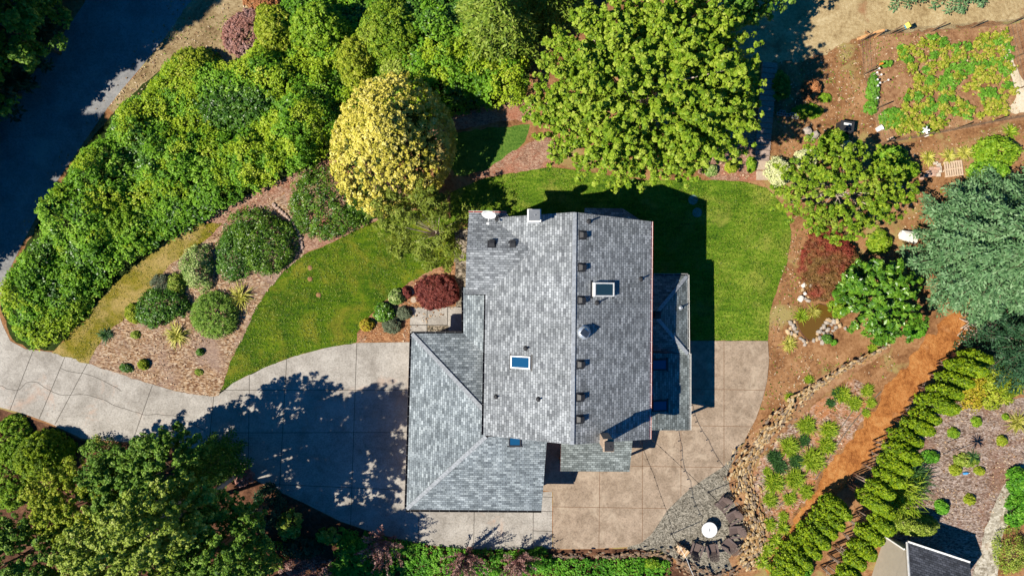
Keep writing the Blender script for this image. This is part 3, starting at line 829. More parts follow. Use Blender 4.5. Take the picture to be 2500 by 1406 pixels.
class Leaves:
    """collects leaf quads (N,4,3) with one 'rnd' value per leaf"""
    def __init__(s):
        s.q = []; s.r = []
    def add(s, p, n, L, W, rng, rnd, t=None, bend=0.0):
        p = np.asarray(p, float); n = unit(np.asarray(n, float))
        k = len(p)
        if t is None: t = rng.normal(size=(k, 3))
        t = t - n * np.sum(t * n, axis=1, keepdims=True)
        t = unit(t); b = np.cross(n, t)
        L = (np.asarray(L) * np.ones(k))[:, None]; W = (np.asarray(W) * np.ones(k))[:, None]
        sh = n * L * bend
        q = np.stack([p - t * L * .5 - sh, p + b * W * .5, p + t * L * .5 - sh, p - b * W * .5], axis=1)
        s.q.append(q); s.r.append(np.clip(rnd * np.ones(k), 0, 1))
    def quads(s, q, rnd):
        s.q.append(q); s.r.append(np.clip(rnd * np.ones(len(q)), 0, 1))
    def build(s, name, mat, parent=None, off=(0, 0, 0)):
        q = np.concatenate(s.q); r = np.concatenate(s.r)
        k = len(q)
        me = bpy.data.meshes.new(name)
        me.vertices.add(k * 4); me.loops.add(k * 4); me.polygons.add(k)
        me.vertices.foreach_set("co", (q.reshape(-1, 3) - np.array(off)).astype(np.float32).ravel())
        me.loops.foreach_set("vertex_index", np.arange(k * 4, dtype=np.int32))
        me.polygons.foreach_set("loop_start", np.arange(0, k * 4, 4, dtype=np.int32))
        a = me.attributes.new("rnd", 'FLOAT', 'FACE')
        a.data.foreach_set("value", r.astype(np.float32))
        me.update(calc_edges=True)
        return link(name, me, mat, parent)

def dirs(rng, n, zmin=-0.25):
    d = unit(rng.normal(size=(n * 3, 3)))
    d = d[d[:, 2] > zmin][:n]
    return d

def lobes(d, rng, k=7, amp=0.22, pw=4):
    """low-frequency bumps over directions: an uneven outline"""
    c = unit(rng.normal(size=(k, 3)) * np.array([1, 1, .5]))
    w = rng.uniform(-1, 1, k) * amp
    dots = np.clip(d @ c.T, 0, 1) ** pw
    return 1 + dots @ w

def clump_leaves(lv, rng, cc, cdir, cr, per, L, W, up=0.55, rndmix=0.55, flat=0.75, base=None):
    """leaves on the outer side of every clump"""
    n = len(cc)
    crn = rng.uniform(0, 1, n) if base is None else base
    idx = np.repeat(np.arange(n), per)
    d = unit(rng.normal(size=(n * per, 3)) + cdir[idx] * 0.7 + np.array([0, 0, .35]))
    rr = np.asarray(cr) * np.ones(n)
    off = d * (rr[idx] * rng.uniform(0.45, 1.0, n * per) ** 0.7)[:, None] * np.array([1, 1, flat])
    p = cc[idx] + off
    nn = unit(d * 0.7 + np.array([0, 0, up]) + rng.normal(size=p.shape) * 0.42)
    s = rng.uniform(0.7, 1.25, len(p))
    lv.add(p, nn, L * s, W * s, rng, crn[idx] * rndmix + rng.uniform(0, 1, len(p)) * (1 - rndmix), bend=0.12)

def crown_pts(rng, n, R, shell=0.62, amp=0.22, zmin=-0.3, k=8, low=None):
    d = dirs(rng, n, zmin)
    lb = lobes(d, rng, k, amp)
    f = (shell + (1 - shell) * rng.uniform(0, 1, len(d)) ** 0.45)
    return d * f[:, None] * lb[:, None] * np.array(R), d

def plume_pts(rng, n, R, K=60, amp=.2, zmin=-.3, lat=.10, taper=0.0):
    """clumps gathered along limbs that end at uneven distances: a ragged, radiating crown"""
    pd = dirs(rng, K, zmin)
    ln = rng.uniform(.70, 1.12, K) * lobes(pd, rng, 8, amp)
    w = ln ** 2 * rng.uniform(.6, 1.4, K); w /= w.sum()
    i = rng.choice(K, n, p=w)
    f = ln[i] * (.42 + .58 * rng.uniform(0, 1, n) ** .55)
    d = unit(pd[i] + rng.normal(size=(n, 3)) * (lat * (1.5 - .9 * f / ln[i]))[:, None])
    p = d * f[:, None]
    if taper:
        z = np.clip(p[:, 2], 0, None); k = 1 - taper * z; p[:, 0] *= k; p[:, 1] *= k
    return p * np.array(R), d

m_bark = plain("bark", (0.17, 0.12, 0.085), 0.9, 0.1, 0, 0.3, 9)
m_palebark = plain("pale_bark", (0.46, 0.37, 0.30), 0.85, 0.1, 0, 0.25, 9)

def limbs(mb, rng, base, top, ends, r):
    """a tapered trunk with limbs curving out to the given ends"""
    base = Vector(base); top = Vector(top)
    mid = base.lerp(top, .5) + Vector((rng.uniform(-.12, .12), rng.uniform(-.12, .12), 0)) * (top - base).length * .3
    mb.tube([base, base.lerp(mid, .5) , mid, mid.lerp(top, .6), top], r, r * .35, 8)
    for e in ends:
        e = Vector(e)
        t = rng.uniform(.3, .9)
        s = base.lerp(top, t)
        m = s.lerp(e, .5) + Vector((0, 0, (e - s).length * rng.uniform(.02, .15)))
        rl = r * (1 - .6 * t) * .5
        mb.tube([s, s.lerp(m, .6), m, m.lerp(e, .6), e], rl, rl * .18, 5)

def broad_tree(name, label, cat, px, py, hc, R, n, cr, per, L, W, mat, seed, group=None, ground=False, bark=None, nl=14, amp=.22, shell=.6, zmin=-.35, tr=None, inner=None, K=60, lat=.12, taper=0., plume=True):
    rng = np.random.default_rng(seed)
    g = P(px, py, 0 if ground else hc); g.z = 0
    t = thing(name, label, cat, g, group)
    if plume: cc, d = plume_pts(rng, n, R, K, amp, zmin, lat, taper)
    else:
        cc, d = crown_pts(rng, n, R, shell, amp, zmin)
        if taper:
            kk = 1 - taper * np.clip(cc[:, 2:3] / R[2], 0, 1); cc[:, :2] *= kk
    cc = cc + np.array([0, 0, hc])
    lv = Leaves()
    clump_leaves(lv, rng, cc, d, rng.uniform(.7, 1.25, len(cc)) * cr, per, L, W)
    c = lv.build("crown", mat, t)
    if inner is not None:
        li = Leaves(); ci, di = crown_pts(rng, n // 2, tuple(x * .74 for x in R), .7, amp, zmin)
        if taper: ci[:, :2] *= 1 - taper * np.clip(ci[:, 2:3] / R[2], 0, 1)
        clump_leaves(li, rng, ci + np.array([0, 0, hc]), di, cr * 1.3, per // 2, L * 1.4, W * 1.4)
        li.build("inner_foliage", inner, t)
    mb = MB()
    ends = cc[rng.choice(len(cc), nl)] * np.array([.9, .9, 1]) + np.array([0, 0, -.1])
    rad = tr or max(.08, .03 * hc)
    top = (rng.uniform(-.3, .3) * R[0] * .3, rng.uniform(-.3, .3) * R[1] * .3, hc + R[2] * .55)
    limbs(mb, rng, (0, 0, 0), top, ends, rad)
    mb.build("trunk", bark or m_bark, t, True, local=True)
    return t

def mound_pts(rng, n, rx, ry, h, amp=.16, shell=.8, rot=0.0, k=11):
    d = dirs(rng, n, 0.0)
    lb = lobes(d, rng, k, amp)
    f = shell + (1 - shell) * rng.uniform(0, 1, len(d))
    p = d * (f * lb)[:, None] * np.array([rx, ry, h])
    c, s = math.cos(rot), math.sin(rot)
    p = np.stack([p[:, 0] * c - p[:, 1] * s, p[:, 0] * s + p[:, 1] * c, p[:, 2]], 1)
    d2 = np.stack([d[:, 0] * c - d[:, 1] * s, d[:, 0] * s + d[:, 1] * c, d[:, 2]], 1)
    return p, d2

def shrub(name, label, cat, px, py, rx, ry, h, mat, seed, L=.14, W=.09, dens=14, cr=None, per=26, group=None, rot=0., amp=.26, parts=True, up=.55):
    """rx, ry in photo pixels as seen; px, py the middle of the plant as seen"""
    rng = np.random.default_rng(seed)
    k = (HC - h * .6) / HC / PPM
    rx, ry = rx * k, ry * k
    g = P(px, py, h * .5); g.z = 0
    cr = cr or max(.10, min(.34, .28 * min(rx, ry)))
    rx2, ry2, h2 = max(rx - cr * .7, .05), max(ry - cr * .7, .05), max(h - cr * .6, .05)
    area = 2 * math.pi * ((rx2 * ry2 + rx2 * h2 + ry2 * h2) / 3)
    n = max(5, int(area * dens / (cr / .25) ** 2))
    cc, d = mound_pts(rng, n, rx2, ry2, h2, amp, .8, rot)
    lv = Leaves()
    clump_leaves(lv, rng, cc, d, rng.uniform(.75, 1.25, len(cc)) * cr, per, L, W, up)
    if parts:
        t = thing(name, label, cat, g, group)
        f = lv.build("foliage", mat, t)
        mb = MB()
        for i in rng.choice(len(cc), min(8, len(cc)), replace=False):
            e = Vector(cc[i]) * .95; mb.tube([(e.x * .06, e.y * .06, 0), (e.x * .5, e.y * .5, e.z * .62), e], .03, .008, 5)
        mb.build("stems", m_bark, t, local=True)
        return t
    o = lv.build(name, mat)
    o.location = g; ROOT[o] = g
    return tag(o, label, cat, group)

def blade_leaves(lv, rng, n, L, W, elev=(0.5, 1.4), droop=.55, base_r=.06, org=(0, 0, 0), seg=3):
    a = rng.uniform(0, 2 * np.pi, n); e = rng.uniform(*elev, n)
    l = L * rng.uniform(.65, 1.1, n)
    br = base_r * np.sqrt(rng.uniform(0, 1, n))
    ba = rng.uniform(0, 2 * np.pi, n)
    o = np.stack([br * np.cos(ba), br * np.sin(ba), np.zeros(n)], 1) + np.array(org)
    hd = np.stack([np.cos(a), np.sin(a), np.zeros(n)], 1)
    sd = np.stack([-np.sin(a), np.cos(a), np.zeros(n)], 1)
    def pt(t):
        return o + hd * (l * t * np.cos(e))[:, None] + np.array([0, 0, 1]) * np.maximum(l * (t * np.sin(e) - droop * t * t), .02)[:, None]
    ws = [.6, 1.0, .75, .05] if seg == 3 else [.7, 1.0, .05]
    rv = rng.uniform(0, 1, n)
    for i in range(seg):
        p0, p1 = pt(i / seg), pt((i + 1) / seg)
        q = np.stack([p0 - sd * W * ws[i] / 2, p0 + sd * W * ws[i] / 2, p1 + sd * W * ws[i + 1] / 2, p1 - sd * W * ws[i + 1] / 2], 1)
        lv.quads(q, rv)

def spiky(name, label, cat, px, py, r, mat, seed, n=70, W=.05, elev=(.35, 1.35), droop=.5, group=None, base_r=None, h=.4):
    rng = np.random.default_rng(seed)
    L = r / PPM * 1.12
    lv = Leaves(); blade_leaves(lv, rng, n, L, W, elev, droop, base_r or L * .12)
    o = lv.build(name, mat)
    g = P(px, py, h * .6); g.z = 0
    o.location = g; ROOT[o] = g
    return tag(o, label, cat, group)

def spray(lv, rng, a, b, wid, step, L, W, droop=0.0, upn=1.0, rv=None):
    """needles either side of a twig line a->b (arrays)"""
    n = len(a)
    d = b - a; ln = np.linalg.norm(d, axis=1)
    k = max(2, int(np.median(ln) / step))
    t = (np.arange(k) + .5) / k
    p = (a[:, None] + d[:, None] * t[None, :, None]).reshape(-1, 3)
    dd = np.repeat(unit(d), k, 0)
    side = unit(np.cross(dd, np.array([0, 0, 1.0]) + np.zeros_like(dd)))
    sg = np.tile(np.where(np.arange(k) % 2 == 0, 1, -1), n)[:, None]
    tdir = unit(dd * .8 + side * sg * .75 + rng.normal(size=p.shape) * .22)
    s = rng.uniform(.75, 1.2, len(p))
    q = p + tdir * (L * s * .45)[:, None]
    nn = np.array([0, 0, upn]) + rng.normal(size=p.shape) * .45
    r = rng.uniform(0, 1, len(p)) * .5 + np.repeat(rng.uniform(0, 1, n) if rv is None else rv, k) * .5
    lv.add(q, nn, L * s, W * s, rng, r, t=tdir, bend=.06)

def conifer(name, label, cat, px, py, h, r, mat, seed, tiers=20, br=9, group=None, L=.26, W=.10, pw=.85, lift=.12, droop=.28, ground=True, z0=.1, twig=.17, top=None):
    rng = np.random.default_rng(seed)
    g = P(px, py, 0 if ground else h * .5); g.z = 0
    t = thing(name, label, cat, g, group)
    lv = Leaves(); mb = MB()
    mb.tube([(0, 0, 0), (0, 0, h * .5), (0, 0, h * .97)], max(.06, h * .018), .02, 7)
    A = []; B = []
    for i in range(tiers):
        f = i / (tiers - 1)
        z = h * (z0 + (.97 - z0) * f)
        ln = r * ((1 - f) ** pw) + .12
        nb = max(4, int(br * (.6 + .5 * (1 - f))))
        for j in range(nb):
            a = 2 * math.pi * (j + rng.uniform(-.35, .35)) / nb + i * 1.3
            l = ln * rng.uniform(.72, 1.12)
            zz = z + rng.uniform(-.5, .5) * h / tiers
            hd = np.array([math.cos(a), math.sin(a), 0]); sd = np.array([-math.sin(a), math.cos(a), 0])
            def pt(s):
                return np.array([0, 0, zz]) + hd * l * s + np.array([0, 0, 1]) * l * (lift * s - droop * s * s)
            if l > .5: mb.tube([pt(0), pt(.5), pt(.95)], max(.012, l * .012), .006, 4, cap=False)
            m = max(3, int(l / twig))
            for q in range(m):
                s = (q + .6) / m
                if s < .12: continue
                base = pt(s)
                tl = (.16 + .34 * l * (1 - s) * .5 + .12) * rng.uniform(.8, 1.2)
                for sg in (-1, 1):
                    A.append(base); B.append(base + (hd * .75 + sd * sg * .66 + np.array([0, 0, -.1 + rng.uniform(-.1, .1)])) * tl)
            A.append(pt(.8)); B.append(pt(1.08))
    spray(lv, rng, np.array(A), np.array(B), 0, .11, L, W)
    lv.build("crown", mat, t)
    mb.build("trunk", m_bark, t, True, local=True)
    return t

def column_tree(label, px, py, h, r, mat, seed, group, bare=.9, stems=3):
    """clipped arborvitae: a dense column over thin bare stems"""
    rng = np.random.default_rng(seed)
    g = P(px, py, 0)
    t = thing("hedge_tree", label, "hedge tree", g, group)
    n = int(400 * r * h / 2.0)
    z = rng.uniform(0, 1, n) ** .9
    a = rng.uniform(0, 2 * np.pi, n)
    prof = r * np.sin(np.pi * np.clip(.18 + .80 * z, 0, 1)) ** .6 * (1 + .2 * np.sin(3 * a + seed) * np.cos(7 * z + seed))
    rad = prof * rng.uniform(.72, 1.0, n)
    cc = np.stack([rad * np.cos(a), rad * np.sin(a), bare + (h - bare) * z], 1)
    d = unit(np.stack([np.cos(a), np.sin(a), (z - .3) * 1.2], 1))
    lv = Leaves()
    clump_leaves(lv, rng, cc, d, rng.uniform(.7, 1.3, n) * .13, 12, .12, .07, .6, flat=1.0)
    lv.build("crown", mat, t)
    mb = MB()
    for k in range(stems):
        b = Vector((rng.uniform(-.3, .3) * r, rng.uniform(-.3, .3) * r, 0)) * (1.4)
        mb.tube([b, b * 1.1 + Vector((0, 0, h * .4)), b * .4 + Vector((0, 0, h * .85))], .055, .02, 5)
    for k in range(10):
        aa = rng.uniform(0, 6.28); zz = rng.uniform(.25, bare + .4)
        mb.tube([(0, 0, zz), (math.cos(aa) * r * .8, math.sin(aa) * r * .8, zz + .25)], .012, .004, 4, cap=False)
    mb.build("trunk", m_palebark, t, True, local=True)
    return t

def in_poly(x, y, poly):
    inside = np.zeros(len(x), bool)
    k = len(poly)
    for i in range(k):
        x0, y0 = poly[i]; x1, y1 = poly[(i + 1) % k]
        c = ((y0 > y) != (y1 > y)) & (x < (x1 - x0) * (y - y0) / (y1 - y0 + 1e-12) + x0)
        inside ^= c
    return inside

def thicket(name, poly_px, href, hfun, mat, seed, dens, cr, per, L, W, kind="stuff", label=None, cat=None, up=.5, mask=None):
    """a mass of growth over a polygon; hfun(x,y)-> height at world xy; poly as seen at height href"""
    rng = np.random.default_rng(seed)
    poly = [P(x, y, href) for x, y in poly_px]; poly = [(p.x, p.y) for p in poly]
    xs = np.array([p[0] for p in poly]); ys = np.array([p[1] for p in poly])
    area = (xs.max() - xs.min()) * (ys.max() - ys.min())
    n = int(area * dens)
    x = rng.uniform(xs.min(), xs.max(), n); y = rng.uniform(ys.min(), ys.max(), n)
    k = in_poly(x, y, poly); x = x[k]; y = y[k]
    if mask is not None:
        k = mask(x, y, rng); x = x[k]; y = y[k]
    # distance to the outline brings the height down at the rim
    dm = np.full(len(x), 1e9)
    for i in range(len(poly)):
        a = np.array(poly[i]); b = np.array(poly[(i + 1) % len(poly)])
        ab = b - a; tt = np.clip(((x - a[0]) * ab[0] + (y - a[1]) * ab[1]) / max(ab @ ab, 1e-9), 0, 1)
        dm = np.minimum(dm, np.hypot(x - a[0] - ab[0] * tt, y - a[1] - ab[1] * tt))
    edge = np.sqrt(np.clip(dm / 1.0, 0, 1))
    z = hfun(x, y) * (.35 + .65 * edge) * rng.uniform(.75, 1.05, len(x))
    cc = np.stack([x, y, np.maximum(z - cr * .6, .08)], 1)
    e = .35
    gx = hfun(x + e, y) - hfun(x - e, y); gy = hfun(x, y + e) - hfun(x, y - e)
    d = unit(np.stack([-gx / (2 * e), -gy / (2 * e), np.ones(len(x))], 1))
    base = np.clip(vnoise(x * .8, y * .8, seed) * .75 + vnoise(x * 2.3, y * 2.3, seed + 1) * .4 + rng.uniform(0, 1, len(x)) * .35 - .25, 0, 1)
    lv = Leaves()
    clump_leaves(lv, rng, cc, d, rng.uniform(.6, 1.5, len(x)) * cr, per, L, W, up, .6, .7, base=base)
    o = lv.build(name, mat)
    return tag(o, label, cat, kind=kind)
# ------------------------------------------------------------------ foliage colours
l_bank = leaf_mat("bank_leaf", [(0.03, 0.10, 0.006), (0.10, 0.25, 0.010), (0.21, 0.41, 0.022), (0.38, 0.54, 0.085)])
l_yellowbank = leaf_mat('yellow_bank_leaf', [(0.07, 0.15, 0.006), (0.20, 0.33, 0.010), (0.36, 0.48, 0.02), (0.54, 0.58, 0.09)])
l_bright = leaf_mat("bright_leaf", [(0.05, 0.13, 0.006), (0.14, 0.28, 0.010), (0.25, 0.40, 0.02), (0.38, 0.48, 0.05)])
l_yellowgreen = leaf_mat("yellow_green_leaf", [(0.09, 0.15, 0.008), (0.22, 0.30, 0.012), (0.36, 0.42, 0.03), (0.50, 0.50, 0.07)])
l_maple = leaf_mat("maple_leaf", [(0.06, 0.14, 0.006), (0.17, 0.29, 0.012), (0.31, 0.42, 0.03), (0.46, 0.52, 0.085)])
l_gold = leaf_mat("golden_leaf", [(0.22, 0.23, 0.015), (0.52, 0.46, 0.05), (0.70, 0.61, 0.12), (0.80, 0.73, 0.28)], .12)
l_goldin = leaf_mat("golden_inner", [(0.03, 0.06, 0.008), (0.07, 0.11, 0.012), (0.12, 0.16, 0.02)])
l_dark = leaf_mat("dark_leaf", [(0.018, 0.06, 0.006), (0.045, 0.13, 0.010), (0.095, 0.22, 0.018), (0.19, 0.34, 0.05)], .12, .4, .4)
l_rhodo = leaf_mat("rhododendron_leaf", [(0.02, 0.06, 0.005), (0.055, 0.14, 0.008), (0.12, 0.24, 0.014), (0.24, 0.36, 0.04)], .14, .4, .4)
l_varieg = leaf_mat("variegated_leaf", [(0.06, 0.14, 0.02), (0.17, 0.29, 0.05), (0.38, 0.46, 0.15), (0.62, 0.66, 0.32)], .15)
l_cream = leaf_mat("cream_leaf", [(0.24, 0.32, 0.10), (0.48, 0.52, 0.22), (0.66, 0.66, 0.36), (0.74, 0.74, 0.50)], .15)
l_grey = leaf_mat("grey_leaf", [(0.06, 0.08, 0.045), (0.13, 0.16, 0.09), (0.22, 0.26, 0.16)], .1)
l_globe = leaf_mat("globe_leaf", [(0.06, 0.14, 0.015), (0.13, 0.25, 0.025), (0.22, 0.37, 0.045), (0.34, 0.47, 0.09)])
l_yellow = leaf_mat("yellow_blade", [(0.24, 0.27, 0.02), (0.46, 0.44, 0.07), (0.64, 0.58, 0.17)], .2)
l_blade = leaf_mat("green_blade", [(0.09, 0.18, 0.008), (0.24, 0.36, 0.015), (0.42, 0.50, 0.05)], .2)
l_lily = leaf_mat('lily_leaf', [(0.06, 0.15, 0.006), (0.17, 0.30, 0.010), (0.32, 0.43, 0.02), (0.48, 0.52, 0.06)], .2)
l_darkblade = leaf_mat("dark_blade", [(0.012, 0.045, 0.012), (0.03, 0.09, 0.02), (0.07, 0.16, 0.03)], .1)
l_red = leaf_mat("red_leaf", [(0.06, 0.012, 0.012), (0.15, 0.03, 0.025), (0.26, 0.065, 0.05), (0.36, 0.12, 0.09)], .2)
l_redgreen = leaf_mat("bronze_leaf", [(0.08, 0.035, 0.018), (0.17, 0.09, 0.03), (0.24, 0.14, 0.04), (0.34, 0.17, 0.07)], .2, patch=((0.34, 0.04, 0.04), 0.55, 0.5, .7))
l_smoke = leaf_mat("smoke_leaf", [(0.10, 0.035, 0.035), (0.24, 0.10, 0.09), (0.38, 0.22, 0.18), (0.52, 0.38, 0.31)], .15)
l_pink = leaf_mat("faded_red_leaf", [(0.22, 0.09, 0.06), (0.38, 0.18, 0.14), (0.48, 0.28, 0.24)], .1, patch=((0.45, 0.33, 0.33), 0.4, 0.55, .7))
l_spruce = leaf_mat("blue_spruce_needle", [(0.03, 0.085, 0.03), (0.085, 0.19, 0.07), (0.16, 0.29, 0.125), (0.28, 0.42, 0.22)], .1)
l_spruced = leaf_mat("dark_needle", [(0.012, 0.04, 0.018), (0.03, 0.085, 0.035), (0.06, 0.14, 0.055)], .1)
l_cedar = leaf_mat("cedar_needle", [(0.06, 0.12, 0.012), (0.15, 0.24, 0.02), (0.27, 0.36, 0.045), (0.38, 0.44, 0.09)], .15)
l_larch = leaf_mat("larch_needle", [(0.09, 0.13, 0.015), (0.19, 0.25, 0.025), (0.31, 0.36, 0.06)], .2)
l_hedge = leaf_mat("hedge_leaf", [(0.035, 0.085, 0.002), (0.11, 0.20, 0.004), (0.23, 0.34, 0.006), (0.37, 0.45, 0.015)], .15)
l_olive = leaf_mat("olive_leaf", [(0.06, 0.12, 0.008), (0.19, 0.28, 0.02), (0.36, 0.45, 0.06), (0.54, 0.58, 0.17)], .2)
l_shade = leaf_mat("shade_leaf", [(0.03, 0.085, 0.008), (0.085, 0.19, 0.014), (0.17, 0.30, 0.03), (0.29, 0.41, 0.08)], .18)
l_laurel = leaf_mat("laurel_leaf", [(0.02, 0.075, 0.006), (0.06, 0.17, 0.010), (0.14, 0.30, 0.02), (0.28, 0.44, 0.05)], .12, .35, .5)
l_cherry = leaf_mat("cherry_leaf", [(0.05, 0.12, 0.006), (0.13, 0.24, 0.010), (0.26, 0.38, 0.02), (0.42, 0.50, 0.05)], .2, patch=((0.40, 0.38, 0.08), 0.6, 0.6, .4))
l_veg = leaf_mat("squash_leaf", [(0.07, 0.15, 0.008), (0.17, 0.27, 0.012), (0.34, 0.36, 0.03), (0.50, 0.43, 0.09), (0.30, 0.17, 0.06)], .2)
l_veggreen = leaf_mat("vegetable_leaf", [(0.05, 0.16, 0.012), (0.12, 0.30, 0.02), (0.22, 0.42, 0.05)], .2)
l_flower = leaf_mat("white_petal", [(0.75, 0.75, 0.70), (0.85, 0.85, 0.82)], .2)
l_ground = leaf_mat("ground_cover_leaf", [(0.025, 0.10, 0.006), (0.06, 0.22, 0.010), (0.13, 0.35, 0.02), (0.24, 0.46, 0.05)], .15)
l_orange = leaf_mat("autumn_leaf", [(0.22, 0.22, 0.012), (0.42, 0.36, 0.02), (0.52, 0.28, 0.06)], .2)
l_rust = leaf_mat("rust_leaf", [(0.24, 0.09, 0.03), (0.44, 0.18, 0.07), (0.55, 0.28, 0.12)], .1)

# ------------------------------------------------------------------ planted bank and hedges
def h_bank(x, y):
    a = vnoise(x * .36, y * .36, 4); b = vnoise(x * .8 + 3, y * .8, 9)
    return 0.40 + 2.0 * a ** 1.6 + 1.2 * b ** 1.5 * (.3 + a) + .40 * vnoise(x * 1.9, y * 1.9, 5)
def species(x, y):
    return vnoise(x * .33 + 7, y * .33, 14) * .55 + vnoise(x * 1.1, y * 1.1, 15) * .45
bank = [(2, 745), (10, 690), (72, 596), (132, 492), (180, 412), (230, 337), (277, 269), (306, 239), (330, 225), (365, 185), (400, 150), (450, 120), (500, 150), (560, 150), (600, 125), (640, 60), (690, 0), (720, -110), (1330, -110), (1300, 100), (1290, 200), (1280, 250), (1180, 258), (1100, 276), (1000, 315), (820, 362), (760, 400), (697, 428), (626, 459), (555, 495), (473, 546), (418, 573), (388, 591), (336, 615), (285, 655), (235, 708), (186, 759), (148, 808), (122, 840), (94, 846), (66, 850), (30, 826), (10, 790)]
for nm, lab, mt, sd, lo, hi, L, W, dn, dz in (
    ("shrub_bank", "dense bank of mid green leafy shrubs sloping from the path to the dark road", l_bank, 21, .30, .58, .17, .11, 24, 0.),
    ("shrub_bank", "yellow green leafy growth mixed into the roadside bank", l_yellowbank, 22, .54, 1.1, .15, .10, 26, .12),
    ("shrub_bank", "dark green glossy growth in the hollows of the roadside bank", l_dark, 23, -.1, .34, .18, .12, 26, -.15)):
    thicket(nm, bank, 1.1, (lambda x, y, dz=dz: np.maximum(h_bank(x, y) + dz, .25)), mt, sd, dn, .26, 14, L, W, up=.8, label=lab, cat="shrubbery",
            mask=(lambda x, y, r, lo=lo, hi=hi: (species(x, y) + r.normal(size=len(x)) * .035 > lo) & (species(x, y) + r.normal(size=len(x)) * .035 < hi)))
BB = [
 # label, px, py, rx, ry, h, mat, L
 ("yellow green leafy shrub at the road side tip of the bank near the red heather", 470, 165, 78, 62, 2.0, l_yellowgreen, .17),
 ("round yellow green shrub at the top right of the red heather patch", 668, 70, 62, 70, 2.6, l_yellowgreen, .17),
 ("small lime shrub growing out of the red heather patch", 642, 30, 22, 20, 1.0, l_yellowgreen, .14),
 ("bright green shrub tree casting a deep shadow near the top edge", 770, 62, 92, 66, 3.2, l_bright, .2),
 ("upright yellow green shrub with a pointed outline left above the golden conifer", 868, 150, 56, 66, 2.6, l_yellowgreen, .15),
 ("tall pale green bushy tree directly above the golden conifer", 955, 85, 92, 95, 3.6, l_cherry, .15),
 ("olive green bush touching the top of the golden conifer", 985, 175, 75, 55, 2.2, l_olive, .15),
 ("dull green bush beside the left flank of the golden conifer", 770, 255, 62, 55, 1.8, l_olive, .13),
 ("dense grey green shrub in front of the cedar above the shaded path", 1160, 158, 90, 62, 2.4, l_bank, .13),
 ("yellowish dry shrub in the middle of the bank beside the road", 330, 320, 62, 50, 1.5, l_yellowgreen, .15),
 ("big dark green shrub in the middle of the bank", 600, 240, 110, 80, 2.1, l_dark, .16),
 ("light green fountain shrub at the lower middle of the bank", 290, 545, 70, 60, 1.7, l_bright, .16),
 ("bright shrub on the bank above the bend of the mulch path", 560, 420, 80, 50, 1.6, l_bright, .16),
 ("fresh green shrub at the rounded lower tip of the bank", 140, 720, 85, 70, 1.4, l_bright, .15),
 ("leafy green shrub between the mulch path and the golden conifer", 690, 370, 70, 40, 1.5, l_bank, .16),
]
for i, (lab, px, py, rx, ry, h, mat, L) in enumerate(BB):
    shrub("shrub", lab, "shrub", px, py, rx, ry, h, mat, 300 + i, L, L * .62, 26, .24, 20, "shrubs on the bank")
shrub("heather_shrub", "low patch of faded pink and red heather beside the road", "shrub", 585, 75, 62, 66, .7, l_pink, 330, .12, .06, 16, .14, 26)
shrub("heather_shrub", "rusty red low shrub at the top edge above the pink heather", "shrub", 640, 5, 45, 24, .8, l_rust, 331, .12, .06, 16, .14, 26)

# ------------------------------------------------------------------ trees round the plot
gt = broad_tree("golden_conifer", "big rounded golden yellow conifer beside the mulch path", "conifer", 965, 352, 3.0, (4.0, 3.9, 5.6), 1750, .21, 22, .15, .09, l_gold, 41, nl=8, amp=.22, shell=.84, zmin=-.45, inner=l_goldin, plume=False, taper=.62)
broad_tree("maple_tree", "huge spreading green maple tree above the house roof", "tree", 1588, 238, 7.6, (6.3, 5.9, 4.6), 8200, .17, 17, .19, .13, l_maple, 42, nl=30, amp=.2, zmin=-.3, tr=.3, bark=m_palebark, K=760, lat=.028)
conifer("cedar_tree", "feathery light green cedar at the top edge left of the maple", "conifer", 1215, 95, 9.5, 3.1, l_cedar, 43, 24, 10, None, .30, .12, .75, .1, .42)
conifer("cedar_tree", "second feathery cedar partly behind the maple crown", "conifer", 1330, 20, 8, 2.6, l_cedar, 44, 20, 10, None, .30, .12, .75, .1, .42)
broad_tree("cherry_tree", "lime green fruit tree with pale limbs beside the right lawn", "tree", 2040, 465, 3.2, (3.9, 3.5, 1.8), 1500, .15, 18, .18, .09, l_cherry, 45, nl=22, amp=.34, shell=.4, zmin=-.2, tr=.13, bark=m_palebark, K=170, lat=.05)
broad_tree("laurel_tree", "glossy large leaved green tree right of the garden pond", "tree", 2142, 728, 2.0, (2.75, 2.7, 1.9), 800, .2, 16, .32, .12, l_laurel, 46, nl=10, amp=.22, shell=.6, zmin=-.2, K=130, lat=.06)
broad_tree("larch_tree", "thin feathery conifer with bare twigs showing beside the left roof edge", "conifer", 1060, 572, 3.4, (2.55, 2.95, 1.7), 330, .30, 26, .26, .07, l_larch, 47, nl=34, amp=.3, shell=.3, zmin=-.2, tr=.11, bark=m_palebark)
conifer("spruce_tree", "tall blue green spruce leaning out over the right edge", "conifer", 2335, 625, 13, 4.6, l_spruce, 48, 30, 13, None, .30, .11, .8, .22, .30, twig=.16)
conifer("spruce_tree", "blue green spruce at the right edge below the pallet", "conifer", 2440, 560, 11, 4.0, l_spruce, 49, 26, 12, None, .30, .11, .8, .22, .30)
conifer("spruce_tree", "darker green spruce behind the bare grey twigs", "conifer", 2430, 830, 8, 3.2, l_spruced, 50, 20, 11, None, .28, .10, .8, .2, .30)
conifer("spruce_tree", "blue green spruce tip hanging in from the top right edge", "conifer", 2330, -40, 7, 2.1, l_spruce, 51, 18, 9)
conifer("spruce_tree", "small spruce tip at the top edge above the dry field", "conifer", 2205, -35, 7, 1.5, l_spruce, 52, 16, 9)
shrub("japanese_maple", "bronze weeping maple arching over the garden pond", "tree", 2032, 660, 66, 92, 1.5, l_redgreen, 53, .22, .04, 30, .2, 30, None, .3, .38)
